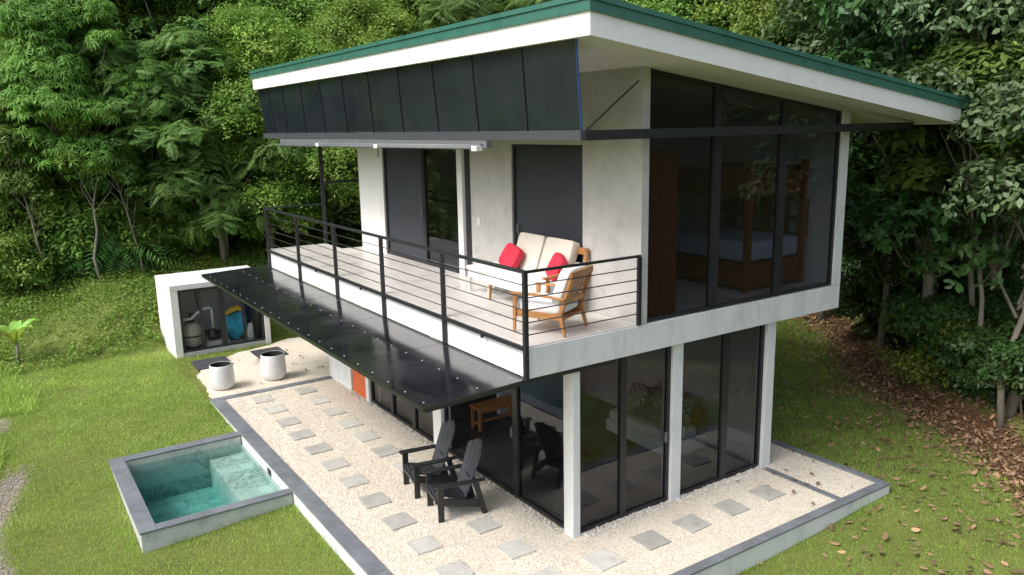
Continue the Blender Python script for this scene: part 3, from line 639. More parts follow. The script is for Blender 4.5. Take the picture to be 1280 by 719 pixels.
pp = tag(obj('pvc_pipe', MB().tube([(-2.38, 13.9, .86), (-2.1, 13.9, .88), (-1.98, 13.9, 1.0), (-1.78, 13.92, 1.10), (-1.62, 13.95, 1.10), (-1.57, 13.95, 1.05), (-1.56, 13.95, .5)], .035, 10), 'white_plastic'), 'white plastic pipe running from the filter tank to the pump', 'pipe')
pu = empty('pool_pump', (-1.5, 13.95, .05)); tag(pu, 'black pool pump on a concrete block in the shed', 'pump')
obj('motor', MB().tube([(-.2, 0, .25), (.05, 0, .25)], .11, 16).tube([(.05, 0, .25), (.25, 0, .25)], .08, 16), 'black_metal', pu); obj('strainer', MB().lathe((-.1, 0, 0), [(.1, .2), (.11, .4), (.08, .46), (0, .47)], 16), 'black_metal', pu)
obj('plinth', MB().box((-.28, -.2, 0), (.3, .2, .14)), 'concrete_wall', pu, .01)
tag(obj('hose', MB().tube([(-1.72, 15.2, 1.6), (-1.7, 15.0, 1.0), (-1.6, 14.9, .5), (-1.75, 14.7, .1)], .018, 6), 'black_metal'), 'thin black hose hanging on the shed back wall', 'hose')
bf = empty('pool_float', (-.95, 14.1, .05)); tag(bf, 'crumpled bright blue and yellow inflatable stored in the shed', 'inflatable')
rr = random.Random(5); q = MB(); q.cushion((0, 0, .42), (.75, .5, .7), e=.7)
q.v = [(x+.06*math.sin(z*17+x*9), y+.05*math.sin(x*23), z+.05*math.sin(x*15+y*11)) for x, y, z in q.v]; obj('blue_body', q, 'blue_vinyl', bf)
obj('yellow_ring', MB().tube([(-.30, .0, .72), (-.12, -.05, .86), (.10, .0, .92), (.26, 0, .80)], [.05, .07, .08, .05], 10), 'yellow_vinyl', bf)
um = tag(obj('folded_parasol', MB().tube([(-.60, 14.4, .08), (-.52, 14.5, .5), (-.46, 14.6, 1.2), (-.43, 14.65, 1.62)], [.05, .14, .11, .03], 12), 'navy_fabric'), 'folded navy blue parasol leaning in the shed corner', 'parasol')
bg_ = MB().cushion((-.52, 13.95, .28), (.34, .22, .46), e=.5); tag(obj('plastic_sack', bg_, 'white_plastic'), 'white and red printed plastic sack on the shed floor', 'sack')
bucket = tag(obj('black_bin', MB().lathe((-.42, 13.75, .05), [(0, 0), (.12, 0), (.15, .9), (.16, .92), (0, .92)], 20), 'black_metal'), 'tall black bin at the right end of the shed', 'bin')

# ------------------------------------------------------------------ balcony furniture
sf = empty('sofa', (.66, 1.85, 3.0)); tag(sf, 'teak two seat sofa with cream back cushions against the balcony wall', 'sofa')
for x, y in ((-.30, -.78), (-.30, .78), (.36, -.78), (.36, .78)):
    obj('leg', MB().bar((x*1.05, y*1.02, 0), (x, y, .34), .035, .035, (1, 0, 0), .055, .055), 'teak', sf, .004)
obj('frame', MB().box((-.33, -.82, .28), (.42, .82, .33)).bar((.40, -.84, .92), (.40, .80, .92), .04, .10).bar((.37, -.84, .70), (.37, .80, .70), .03, .08).bar((.36, -.83, .3), (.42, -.83, .97), .05, .05).bar((.36, .80, .3), (.42, .80, .97), .05, .05), 'teak', sf, .005)
for y in (-.83,):
    obj('armrest', MB().bar((-.40, y, .60), (.36, y, .66), .07, .03).bar((-.32, y, .0), (-.32, y, .59), .045, .05), 'teak', sf, .006)
obj('seat_cushion', MB().cushion((.0, .0, .385), (.76, 1.66, .25), e=.13), 'white_fabric', sf)
for y in (-.33, .42):
    th = R(20); obj('back_cushion', MB().cushion((.27, y+.02, .76), (.16, .70, .62), ((math.cos(th), 0, -math.sin(th)), (0, 1, 0), (math.sin(th), 0, math.cos(th))), e=.13), 'cream_fabric', sf)
def redc(x, y, z, rot, tilt, lab):
    a = Matrix.Rotation(rot, 3, 'Z') @ Matrix.Rotation(tilt, 3, 'Y') @ Matrix.Rotation(R(18), 3, 'X'); q = MB()
    q.cushion((0, 0, 0), (.15, .40, .40), [a.col[0], a.col[1], a.col[2]], e=.32); o = obj('throw_cushion', q, 'red_fabric'); o.location = (x, y, z); tag(o, lab, 'cushion', 'red cushions on the sofa')
redc(.66, 2.46, 3.70, R(8), R(24), 'red square cushion leaning on the left end of the sofa back')
redc(.70, 1.28, 3.68, R(-14), R(22), 'red square cushion beside the sofa armrest at its right end')
tb = empty('side_table', (.70, 3.12, 3.0)); tag(tb, 'low white painted table at the left end of the sofa', 'table')
obj('tabletop', MB().box((-.30, -.36, .40), (.30, .36, .46)), 'white_plastic', tb, .01)
obj('apron', MB().box((-.28, -.34, .26), (.28, .34, .40)), 'white_plastic', tb)
for x, y in ((-.26, -.32), (-.26, .32), (.26, -.32), (.26, .32)): obj('leg', MB().bar((x, y, 0), (x, y, .26), .045, .045, (1, 0, 0)), 'white_plastic', tb)
ac = empty('armchair', (-.005, .505, 3.0), math.atan2(.892, -.446)); tag(ac, 'teak armchair with slatted back and white cushions by the railing corner', 'armchair')
for s in (-1, 1):
    obj('leg', MB().bar((.37, s*.36, 0), (.36, s*.345, .53), .03, .035, (1, 0, 0), .05, .06), 'teak', ac, .005)
    obj('leg', MB().bar((-.40, s*.35, 0), (-.32, s*.34, .34), .03, .035, (1, 0, 0), .06, .07), 'teak', ac, .005)
    obj('armrest', MB().bar((.42, s*.355, .55), (.05, s*.36, .555), .07, .028).bar((.05, s*.36, .555), (-.40, s*.355, .52), .07, .028, (0, 0, 1), .045, .03), 'teak', ac, .006)
    obj('back_post', MB().bar((-.30, s*.32, .24), (-.50, s*.32, .86), .045, .06, (1, 0, 0), .04, .035), 'teak', ac, .005)
b = MB().bar((-.49, -.34, .84), (-.49, .34, .84), .035, .09).bar((-.37, -.32, .46), (-.37, .32, .46), .03, .07)
for i in range(6): y = -.22+.088*i; b.bar((-.37, y, .47), (-.485, y, .82), .012, .04, (0, 1, 0))
obj('back_slats', b, 'teak', ac, .003)
obj('seat_frame', MB().box((-.36, -.33, .22), (.37, .33, .24)).bar((.36, -.34, .27), (.36, .34, .27), .03, .08).bar((.36, -.33, .28), (-.34, -.33, .26), .03, .08).bar((.36, .33, .28), (-.34, .33, .26), .03, .08), 'teak', ac, .003)
obj('seat_cushion', MB().cushion((.03, 0, .36), (.70, .62, .17), e=.25), 'white_fabric', ac)
th = R(-20); obj('back_cushion', MB().cushion((-.30, 0, .66), (.17, .62, .56), ((math.cos(th), 0, -math.sin(th)), (0, 1, 0), (math.sin(th), 0, math.cos(th))), e=.3), 'white_fabric', ac)

# ------------------------------------------------------------------ inside, upstairs
bd = empty('bunk_bed', (4.7, 1.45, 3.0)); tag(bd, 'dark wooden bunk bed with drawers behind the big upper window', 'bed')
b = MB(); b.box((-.72, -1.04, .05), (.72, 1.04, .46))
obj('bed_frame', b, 'bed_wood', bd, .01)
for i in range(3): dr = obj('drawer', MB().box((-.745, -.98+.66*i, .10), (-.722, -.36+.66*i, .36)), 'bed_wood', bd, .006)
obj('mattress', MB().cushion((0, 0, .66), (1.42, 2.02, .36), e=.14), 'blue_sheet', bd)
for x, y in ((-.70, -1.02), (.70, -1.02), (-.70, 1.02), (.70, 1.02)): obj('post', MB().box((x-.05, y-.05, 0), (x+.05, y+.05, 2.15)), 'bed_wood', bd, .006)
obj('upper_bunk', MB().box((-.73, -1.03, 1.58), (.73, 1.03, 1.70)).box((-.74, -.97, 1.70), (-.70, .97, 2.05)).box((.70, -.97, 1.70), (.74, .97, 2.05)).box((-.70, -1.05, 1.70), (.70, -1.01, 1.95)), 'bed_wood', bd)
cs = empty('shelf_unit', (5.58, 1.5, 4.0)); tag(cs, 'dark wood pigeonhole shelves on the wall behind the bunk bed', 'shelf')
b = MB(); 
for i in range(6): b.box((-.2, -1.0+.4*i-.012, -.2), (.08, -1.0+.4*i+.012, .45))
for z in (-.2, .12, .44): b.box((-.19, -1.0, z-.012), (.075, 1.0, z+.012))
obj('carcass', b, 'dark_wood', cs)
wd = empty('wardrobe', (1.72, .45, 3.0)); tag(wd, 'tall red brown wooden wardrobe just inside the upper window', 'wardrobe')
obj('carcass', MB().box((-.36, -.32, 0), (.33, .32, 2.42)), 'dark_wood', wd, .005)
obj('door', MB().box((-.355, -.34, .02), (-.02, -.322, 2.40)), 'dark_wood', wd, .003); obj('door', MB().box((-.01, -.34, .02), (.325, -.322, 2.40)), 'dark_wood', wd, .003)
b2 = empty('bed', (3.0, 6.3, 3.0)); tag(b2, 'low bed with white bedding seen through the half open balcony door', 'bed')
obj('frame', MB().box((-1.0, -.8, .1), (1.0, .8, .34)), 'bed_wood', b2, .01); obj('mattress', MB().cushion((0, 0, .46), (1.95, 1.55, .28), e=.2), 'white_fabric', b2)
# inside, downstairs
bn = empty('bench', (1.55, 4.46, -.02)); tag(bn, 'orange brown wooden bench on the dark tiles behind the patio glass', 'bench')
obj('seat', MB().box((-.5, -.17, .42), (.5, .17, .47)), 'teak', bn, .006)
for x, y in ((-.45, -.13), (-.45, .13), (.45, -.13), (.45, .13)): obj('leg', MB().box((x-.03, y-.03, 0), (x+.03, y+.03, .42)), 'teak', bn, .004)
obj('stretcher', MB().bar((-.42, 0, .13), (.42, 0, .13), .03, .04).bar((-.45, -.1, .13), (-.45, .1, .13), .03, .04).bar((.45, -.1, .13), (.45, .1, .13), .03, .04).bar((-.42, -.13, .38), (.42, -.13, .38), .02, .06), 'teak', bn)
ls = empty('lounge_sofa', (3.35, 1.85, -.02)); tag(ls, 'low grey sofa under a patterned blanket behind the end glazing', 'sofa')
obj('base', MB().box((-.45, -.85, .12), (.45, .85, .36)), 'white_fabric', ls, .03); obj('backrest', MB().box((.28, -.85, .36), (.48, .85, .85)), 'dark_wood', ls, .03)
obj('seat_cushion', MB().cushion((-.08, 0, .44), (.72, 1.66, .2), e=.2), 'white_fabric', ls)
bk_ = MB(); nseg = 14; pts = [(-.30, .56), (-.05, .56), (.2, .60), (.27, .80), (.36, .885), (.5, .87), (.5, .6)]
for i, (x, z) in enumerate(pts[:-1]):
    x2, z2 = pts[i+1]; bk_.bar((x, -.1, z), (x2, -.1, z2), 1.1, .014, (0, 0, 1) if abs(x2-x) > .02 else (1, 0, 0))
o = obj('blanket', bk_, 'woven_pattern'); o.location = (3.35, 1.85, 0); tag(o, 'black white and orange zigzag blanket spread over the grey sofa', 'blanket')
q = MB(); q.cushion((0, 0, 0), (.14, .45, .45), ((.9, 0, -.43), (0, 1, 0), (.43, 0, .9)), e=.5); o = obj('throw_cushion', q, 'woven_pattern'); o.location = (3.38, 2.35, .80); tag(o, 'patterned cushion with orange centre on the grey sofa', 'cushion')
tt = empty('coffee_table', (1.5, 1.7, -.02)); tag(tt, 'low dark table with glasses behind the left end pane', 'table')
obj('tabletop', MB().lathe((0, 0, 0), [(0, .42), (.38, .42), (.40, .44), (.38, .46), (0, .46)], 28), 'dark_wood', tt)
for k in range(3): a = k*2.094; obj('leg', MB().bar((.3*math.cos(a), .3*math.sin(a), 0), (.18*math.cos(a), .18*math.sin(a), .42), .03, .03), 'dark_wood', tt)

# ------------------------------------------------------------------ foliage
rng = np.random.default_rng(11)
def unit(v): return v/np.maximum(1e-9, np.linalg.norm(v, axis=-1, keepdims=True))
def leafquads(base, d, side, L, W, droop=.15):
    """rhombic leaf: base (n,3) direction d, side vec, length, width"""
    n = len(base); up = np.cross(side, d); fold = np.max(W) >= .05
    L = np.broadcast_to(L, n)[:, None]; W = np.broadcast_to(W, n)[:, None]
    if fold:
        dn = np.array([0, 0, 1]); tip = base+d*L-dn*L*droop; a1 = base+d*L*.28-dn*L*droop*.1-up*W*.10; b1 = base+d*L*.68-dn*L*droop*.5-up*W*.10
        m1 = base+d*L*.3+up*W*.06-dn*L*droop*.1
        q1 = np.stack([base, a1+side*W*.46, b1+side*W*.40, tip], 1); q2 = np.stack([base, tip, b1-side*W*.40, a1-side*W*.46], 1)
        return np.concatenate([q1, q2])
    mid = base+d*L*.45; tip = base+d*L-np.array([0, 0, 1])*L*droop
    return np.stack([base, mid+side*W/2-up*W*.12, tip, mid-side*W/2-up*W*.12], 1)
def sprig(kind, r):
    if kind == 'droop':
        n = 9; a = np.linspace(0, 2*np.pi, n, endpoint=False)+r.uniform(0, .3, n); el = r.uniform(-.75, .1, n)
        d = np.stack([np.cos(a)*np.cos(el), np.sin(a)*np.cos(el), np.sin(el)], -1); s = unit(np.cross(d, [0, 0, 1.]))
        return leafquads(d*.03, d, s, r.uniform(.20, .30, n), .055, .30)
    if kind == 'feather':
        out = []
        for f in range(2):
            az = r.uniform(0, 6.28)+f*3.1; L = r.uniform(.38, .55); n = 10; t_ = np.linspace(.12, 1, n)
            dx = np.array([np.cos(az), np.sin(az), 0]); p_ = dx*(t_*L)[:, None]+np.array([0, 0, 1])*(.10*t_-.26*t_**2)[:, None]
            for sg in (-1, 1):
                sd = np.array([-np.sin(az), np.cos(az), 0])*sg; d = unit(np.tile(sd+dx*.45+np.array([0, 0, -.25]), (n, 1))+r.normal(0, .08, (n, 3)))
                out.append(leafquads(p_, d, unit(np.cross(d, [0, 0, 1.])), (.15*np.sin(np.pi*(.15+.8*t_)))+.03, .035, .1))
        return np.concatenate(out)
    if kind == 'broad':
        n = 7; a = r.uniform(0, 6.28, n); el = r.uniform(-.5, .5, n); d = np.stack([np.cos(a)*np.cos(el), np.sin(a)*np.cos(el), np.sin(el)], -1)
        s = unit(np.cross(d, [0, 0, 1.])+r.normal(0, .25, (n, 3))); return leafquads(r.normal(0, .05, (n, 3)), d, s, r.uniform(.15, .24, n), .10, .2)
    if kind == 'pale':
        n = 6; a = r.uniform(0, 6.28, n); el = r.uniform(-.9, .3, n); d = np.stack([np.cos(a)*np.cos(el), np.sin(a)*np.cos(el), np.sin(el)], -1)
        s = unit(np.cross(d, [0, 0, 1.])+r.normal(0, .3, (n, 3))); return leafquads(r.normal(0, .08, (n, 3)), d, s, r.uniform(.16, .26, n), .125, .28)
    if kind == 'small':
        n = 12; a = r.uniform(0, 6.28, n); el = r.uniform(-.6, .9, n); d = np.stack([np.cos(a)*np.cos(el), np.sin(a)*np.cos(el), np.sin(el)], -1)
        s = unit(np.cross(d, [0, 0, 1.])+r.normal(0, .4, (n, 3))); return leafquads(r.normal(0, .12, (n, 3)), d, s, r.uniform(.08, .13, n), .06, .15)
    if kind == 'frond':   # tree-fern / palm like long fronds
        out = []
        for f in range(3):
            az = r.uniform(0, 6.28); L = r.uniform(.9, 1.3); n = 16; t_ = np.linspace(.08, 1, n); dx = np.array([np.cos(az), np.sin(az), 0])
            p_ = dx*(t_*L*.85)[:, None]+np.array([0, 0, 1])*(.75*t_-.95*t_**2)[:, None]
            for sg in (-1, 1):
                sd = np.array([-np.sin(az), np.cos(az), 0])*sg; d = unit(np.tile(sd+dx*.5+np.array([0, 0, -.35]), (n, 1))+r.normal(0, .06, (n, 3)))
                out.append(leafquads(p_, d, unit(np.cross(d, [0, 0, 1.])), .30*np.sin(np.pi*(.12+.78*t_)), .035, .15))
        return np.concatenate(out)
def scatter(kind, pos, outw, r, nvar=6, scale=1.0, tint_base=None):
    V = []; T = []
    vars_ = [sprig(kind, r) for _ in range(nvar)]; which = r.integers(0, nvar, len(pos))
    for k in range(nvar):
        idx_ = np.where(which == k)[0]
        if len(idx_) == 0: continue
        p_ = pos[idx_]; z_ = unit(outw[idx_]*.65+np.array([0, 0, .8])+r.normal(0, .22, (len(idx_), 3))); a = r.normal(0, 1, (len(idx_), 3)); x_ = unit(np.cross(a, z_)); y_ = np.cross(z_, x_)
        Rm = np.stack([x_, y_, z_], -1)                                    # (n,3,3)
        sc_ = (r.uniform(.75, 1.25, len(idx_))*scale)[:, None, None, None]; s_ = vars_[k]
        v_ = np.einsum('nij,qcj->nqci', Rm, s_)*sc_+p_[:, None, None, :]
        V.append(v_.reshape(-1, 4, 3))
        tb_ = r.uniform(.15, .7, len(idx_)) if tint_base is None else tint_base[idx_]
        nl = len(s_)//(2 if kind in ('broad', 'pale', 'small', 'droop') else 1); tn = r.uniform(-.18, .22, (len(idx_), nl)); T.append((tb_[:, None]+(np.tile(tn, (1, 2)) if nl*2 == len(s_) else tn)).ravel())
    return np.concatenate(V), np.concatenate(T)
def leafmesh(name, V, T, mat, parent=None):
    n = len(V); f = np.arange(n*4).reshape(n, 4); return npmesh(name, V.reshape(-1, 3), f, mat, {'tint': ('FACE', T)}, parent)
def make_tree(kind, mat, h, rad, nb, per, seed, name, scale=1.0, low=.35, trunk_r=.12, lean=(0, 0), multi=1, blob=.30):
    """origin at the foot; crown of many leaf clumps on limbs"""
    r = np.random.default_rng(seed); root = empty(name); ch_ = h*(1-low); tk = MB(); pos = []; ow = []; tb = []
    tops = []
    for m_ in range(multi):
        a0 = r.uniform(0, 6.28); sp = .0 if multi == 1 else rad*.35; top = np.array([lean[0]+sp*np.cos(a0), lean[1]+sp*np.sin(a0), h*r.uniform(.75, .92)]); tops.append(top)
        pts = [np.array([0, 0, -.3])+np.append(r.normal(0, .08, 2)*(multi > 1), 0)]
        for q in range(1, 6): f = q/5; pts.append(top*np.array([f**1.4, f**1.4, f])+np.append(r.normal(0, .10, 2), 0)*(q < 5))
        tk.tube([tuple(p) for p in pts], [trunk_r*(1-.78*q/5) for q in range(6)], 8)
    for i in range(nb):
        zf = r.uniform(0, 1)**.8; prof = math.sqrt(max(.05, 1-(2*zf-.85)**2*.72)); a = r.uniform(0, 6.28); rr_ = rad*prof*math.sqrt(r.uniform(.15, 1))*.85
        top = tops[i % multi]; fz = (low+(1-low)*zf); c_ = np.array([top[0]*fz+rr_*np.cos(a), top[1]*fz+rr_*np.sin(a), h*fz])
        br = rad*blob*r.uniform(.7, 1.35)
        t0 = max(.25, fz-.22); st_ = np.array([top[0]*t0**1.4, top[1]*t0**1.4, h*t0*.9]); mid = (st_+c_)/2+np.array([0, 0, -.1*rr_])+r.normal(0, .1, 3)
        if i % 2 == 0: tk.tube([tuple(st_), tuple(mid), tuple(c_)], [trunk_r*.32, trunk_r*.2, trunk_r*.06], 5, False)
        n = int(per*(br/(rad*blob))**2)
        d_ = unit(r.normal(0, 1, (n, 3))); d_[:, 2] = np.where(d_[:, 2] < -.35, -d_[:, 2], d_[:, 2]); q_ = r.uniform(.35, 1, (n, 1))**.5
        pos.append(c_+d_*q_*br*np.array([1.15, 1.15, .72])); ow.append(d_); tb.append(np.full(n, r.uniform(.15, .62))+r.uniform(-.1, .1, n))
    V, T = scatter(kind, np.concatenate(pos), np.concatenate(ow), r, scale=scale, tint_base=np.concatenate(tb))
    obj('trunk', tk, 'bark', root); leafmesh('crown', V, T, mat, root); return root
# (species) prototypes; the first placement moves the prototype itself
P_ = {}
def proto(key, *a, **k): P_[key] = [make_tree(*a, **k), False]
proto('droop1', 'droop', 'leaf_droop', 8.0, 2.7, 64, 90, 21, 'drooping_leaf_tree', low=.38, multi=2, scale=.8)
proto('droop2', 'droop', 'leaf_droop', 6.5, 2.2, 48, 82, 22, 'drooping_leaf_tree', low=.25, multi=2, scale=.8)
proto('feather1', 'feather', 'leaf_feather', 7.5, 2.9, 60, 42, 23, 'feathery_leaf_tree', low=.22, multi=2)
proto('feather2', 'feather', 'leaf_feather', 6.0, 2.4, 48, 40, 24, 'feathery_leaf_tree', low=.2, multi=3)
proto('broad1', 'broad', 'leaf_broad', 10, 3.3, 80, 112, 25, 'broadleaf_tree', low=.25, trunk_r=.2, scale=.8)
proto('broad2', 'broad', 'leaf_broad', 8.5, 2.8, 64, 105, 26, 'broadleaf_tree', low=.2, trunk_r=.16, scale=.8)
proto('small1', 'small', 'leaf_small', 9, 3.0, 72, 90, 27, 'vine_clad_tree', low=.12, trunk_r=.15)
proto('small2', 'small', 'leaf_small', 7, 2.4, 56, 80, 28, 'vine_clad_tree', low=.08, trunk_r=.12)
proto('pale1', 'pale', 'leaf_pale', 9.5, 3.0, 60, 137, 29, 'large_leaf_tree', low=.38, trunk_r=.14, scale=.6)
proto('pale2', 'pale', 'leaf_pale', 8.0, 2.6, 46, 133, 30, 'large_leaf_tree', low=.35, trunk_r=.11, scale=.6)
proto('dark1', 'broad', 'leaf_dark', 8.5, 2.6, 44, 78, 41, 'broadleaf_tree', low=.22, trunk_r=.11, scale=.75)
proto('slim1', 'small', 'leaf_small', 8.5, 1.7, 22, 55, 43, 'slender_tree', low=.58, trunk_r=.085, lean=(.9, .3))
proto('slim2', 'broad', 'leaf_broad', 7.5, 1.5, 18, 55, 44, 'slender_tree', low=.55, trunk_r=.07, lean=(-.7, .5))
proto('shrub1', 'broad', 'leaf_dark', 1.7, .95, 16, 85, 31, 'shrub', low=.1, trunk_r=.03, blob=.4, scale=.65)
proto('shrub2', 'feather', 'leaf_weed', 1.6, 1.0, 14, 30, 32, 'shrub', low=.1, trunk_r=.03, blob=.4)
proto('shrub3', 'small', 'leaf_small', 1.4, 1.0, 16, 55, 33, 'shrub', low=.05, trunk_r=.03, blob=.4)
proto('fern1', 'frond', 'leaf_feather', .8, .3, 5, 3, 34, 'fern', low=.05, trunk_r=.03)
proto('red1', 'small', 'leaf_red', 4.5, 1.3, 14, 26, 35, 'red_leaf_tree', low=.5, trunk_r=.06)
def place(key, x, y, s=1.0, rot=None, label=None, cat='tree', group=None, zs=1.0, dz=0):
    src, used = P_[key]
    o = copy_tree(src) if used else src; P_[key][1] = True
    o.location = (x, y, tz(x, y)+dz); o.rotation_euler = (random.uniform(-.05, .05), random.uniform(-.05, .05), random.uniform(0, 6.28) if rot is None else rot); o.scale = (s, s, s*zs)
    for k in ('label', 'category', 'group'):
        if k in o.keys(): del o[k]
    return tag(o, label, cat, group)
def px2dir(px, py):
    v = cf_*FPX+cr_*(px-640)+cu_*(359.5-py); return v.normalized()
def at(px, D):
    v = px2dir(px, 360); h_ = Vector((v.x, v.y)).normalized(); return (-6.4242+h_.x*D, -8.2069+h_.y*D)
G1 = 'trees on the wooded slope'
hero = [('droop1', 120, 29.3, 1.0, 'light green tree with long drooping leaves on the left, nearest above the grass bank'),
 ('feather1', 215, 29.6, .95, 'dark feathery leaved tree on the slope directly behind the pump shed'),
 ('feather2', 285, 29.0, 1.0, 'feathery leaved tree between the pump shed and the far balcony corner'),
 ('droop2', 30, 29.8, 1.0, 'bright green drooping leaved tree at the left edge of the picture'),
 ('droop1', 300, 33, 1.25, 'tall light green tree touching the left end of the roof'),
 ('small1', 345, 29.5, .9, 'vine covered tree showing between the shed and the railing'),
 ('small2', 425, 29.5, 1.0, 'leafy vine clad tree filling the gap under the roof behind the balcony post'),
 ('broad1', 180, 37, 1.05, 'broad leaved tree high at the top left with clustered dark leaves'),
 ('broad2', 90, 36, 1.2, 'dark broadleaf tree behind the drooping tree at the upper left'),
 ('broad1', 430, 38, 1.15, 'tall broadleaf tree rising above the middle of the green roof edge'),
 ('small1', 520, 37, 1.2, 'yellow green small leaved tree showing over the roof edge'),
 ('broad2', 600, 38, 1.3, 'dark broadleaf tree over the highest part of the roof'),
 ('red1', 22, 33, 1.35, 'small tree with reddish leaves at the upper left edge')]
for k, px, D, s, lab in hero:
    x, y = at(px, D); place(k, x, y, s, label=lab)
heroR = [('pale1', 1250, 19, 1.0, 'pale large leaved tree hanging over the right end of the roof'),
 ('pale2', 1275, 17.0, 1.05, 'large leaved tree with grey green foliage at the right edge'),
 ('pale1', 1125, 22.5, 1.05, 'tall large leaved tree behind the right end of the roof'),
 ('dark1', 1105, 21.0, .85, 'tree with shade coloured leaves right beside the upstairs window wall'),
 ('dark1', 1175, 22.0, .9, 'slender dark tree standing in the shade beyond the right lawn'),
 ('small1', 1000, 27, 1.15, 'bushy green tree behind the falling line of the roof'),
 ('broad1', 900, 30, 1.25, 'tall broadleaf tree above the right half of the roof'),
 ('small1', 820, 31, 1.35, 'leafy tree just over the roof right of its highest corner')]
hero += [('slim1', 128, 27.6, .62, 'slender pale trunked tree leaning over the left bank'), ('slim2', 182, 27.9, .60, 'thin straight trunked tree on the bank left of the shed'), ('slim2', 60, 28.2, .66, 'thin leaning tree near the left edge above the bank')]
for k, px, D, s, lab in hero[-3:]:
    x, y = at(px, D); place(k, x, y, s, label=lab, rot=.4)
heroR += [('slim1', 1212, 18.6, .95, 'tall thin brown trunk rising beside the right end of the roof'), ('slim2', 1240, 17.6, .9, 'thin pale leaning trunk near the right edge'), ('slim2', 1165, 20.4, 1.0, 'thin curved trunk in the shade beyond the upstairs window'), ('slim1', 1272, 16.6, .85, 'slender trunk at the very right edge of the picture')]
for k, px, D, s, lab in heroR:
    x, y = at(px, D); place(k, x, y, s, label=lab)
# fill
fillk = ['broad1', 'broad2', 'small1', 'small2', 'feather1', 'droop1', 'pale1']
names_ = {'dark1': 'tree with leaves coloured dark for forest shade', 'pale2': 'slender large leaved tree deep in the wooded hillside', 'broad1': 'dark broadleaf tree deep in the wooded hillside', 'broad2': 'dark broadleaf tree deep in the wooded hillside', 'small1': 'small leaved tree deep in the wooded hillside', 'small2': 'small leaved tree deep in the wooded hillside',
  'feather1': 'feathery tree deep in the wooded hillside', 'droop1': 'drooping leaved tree deep in the wooded hillside', 'pale1': 'large leaved tree deep in the wooded hillside'}
rf_ = random.Random(21); placed = []
def try_fill(px, D, s, ks, mind=2.0, grp=G1):
    x, y = at(px, D)
    if any((x-a)**2+(y-b)**2 < mind**2 for a, b in placed): return
    placed.append((x, y)); k = rf_.choice(ks); place(k, x, y, s, label=names_[k]+(' left of the roof' if px < 310 else ' above the front of the roof' if px < 740 else ' above the falling roof edge' if px < 1060 else ' right of the house'), group=grp)
for px in range(-60, 720, 48):
    for D in (32.5, 37, 43, 51):
        try_fill(px+rf_.uniform(-20, 20), D+rf_.uniform(-1.5, 1.5), rf_.uniform(.95, 1.3)*(1+.006*(D-32)), ['broad1', 'broad2', 'small1', 'small2', 'feather1', 'droop1'], 2.6)
for px in range(740, 1420, 46):
    lo = 30 if px < 1000 else (23.5 if px < 1150 else 20)
    for D in (lo, lo+5, lo+11, lo+19):
        try_fill(px+rf_.uniform(-18, 18), D+rf_.uniform(-1.2, 1.2), rf_.uniform(.9, 1.3), ['broad1', 'broad2', 'broad2', 'small2', 'pale1'] if D > 26 else ['dark1', 'dark1', 'pale2'], 2.2)
# understory shrubs along both forest edges
shl = {'shrub1': 'broadleaf shrub coloured dark for shade in the undergrowth at the forest edge', 'shrub2': 'light feathery shrub in the undergrowth at the forest edge', 'shrub3': 'small leaved bush in the undergrowth at the forest edge', 'fern1': 'fern with arching fronds in the undergrowth'}
ns = 0
def where(px, left):
    if left: return ' behind the young palm at the left edge' if px < 60 else ' below the long leaved tree' if px < 150 else ' just left of the pump shed' if px < 225 else ' directly behind the pump shed' if px < 320 else ' behind the far railing' if px < 410 else ' behind the far end wall'
    return ' just past the right end column' if px < 1060 else ' below the right end of the roof' if px < 1140 else ' near the thin brown trunk' if px < 1235 else ' at the right edge of the picture'
for i in range(700):
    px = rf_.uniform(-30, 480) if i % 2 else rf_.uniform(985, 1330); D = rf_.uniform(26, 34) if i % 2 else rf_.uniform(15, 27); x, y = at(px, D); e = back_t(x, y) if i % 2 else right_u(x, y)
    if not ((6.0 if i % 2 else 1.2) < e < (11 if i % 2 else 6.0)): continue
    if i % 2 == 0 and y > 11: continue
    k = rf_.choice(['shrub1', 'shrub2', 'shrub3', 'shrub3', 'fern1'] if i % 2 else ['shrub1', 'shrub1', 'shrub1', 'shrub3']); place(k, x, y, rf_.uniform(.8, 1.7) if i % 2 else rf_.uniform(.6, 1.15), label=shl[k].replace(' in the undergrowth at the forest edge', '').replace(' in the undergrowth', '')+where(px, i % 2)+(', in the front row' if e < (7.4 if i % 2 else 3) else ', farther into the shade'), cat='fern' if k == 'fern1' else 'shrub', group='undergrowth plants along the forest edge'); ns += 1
    if ns > 150: break
# far wooded hillside: one mass of foliage
def hill_pts(n, r):
    P0 = []
    for px0, px1, d0, d1, k in ((-120, 760, 50, 85, .6), (700, 1400, 36, 75, .4)):
        m_ = int(n*k); px = r.uniform(px0, px1, m_); D = r.uniform(d0, d1, m_)
        dv = np.array([list(px2dir(float(p), 360))[:2] for p in px]); dv = unit(dv); P0.append(np.array([-6.4242, -8.2069])+dv*D[:, None])
    return np.concatenate(P0)
hp = hill_pts(15000, rng); hz_ = terr(hp[:, 0], hp[:, 1]); cz = 5.0+3.0*vnoise(hp[:, 0], hp[:, 1], .45, 4)+rng.uniform(-2.2, .4, len(hp))
V, T = scatter('broad', np.stack([hp[:, 0], hp[:, 1], hz_+cz], -1), np.tile(np.array([[-.3, -.6, .3]]), (len(hp), 1)), rng, scale=2.6, tint_base=np.clip(.4+.3*vnoise(hp[:, 0], hp[:, 1], .5, 9), .1, .7))
tag(leafmesh('far_wood', V, T, 'leaf_broad'), 'dense wooded hillside far behind the house', 'forest', kind='stuff')

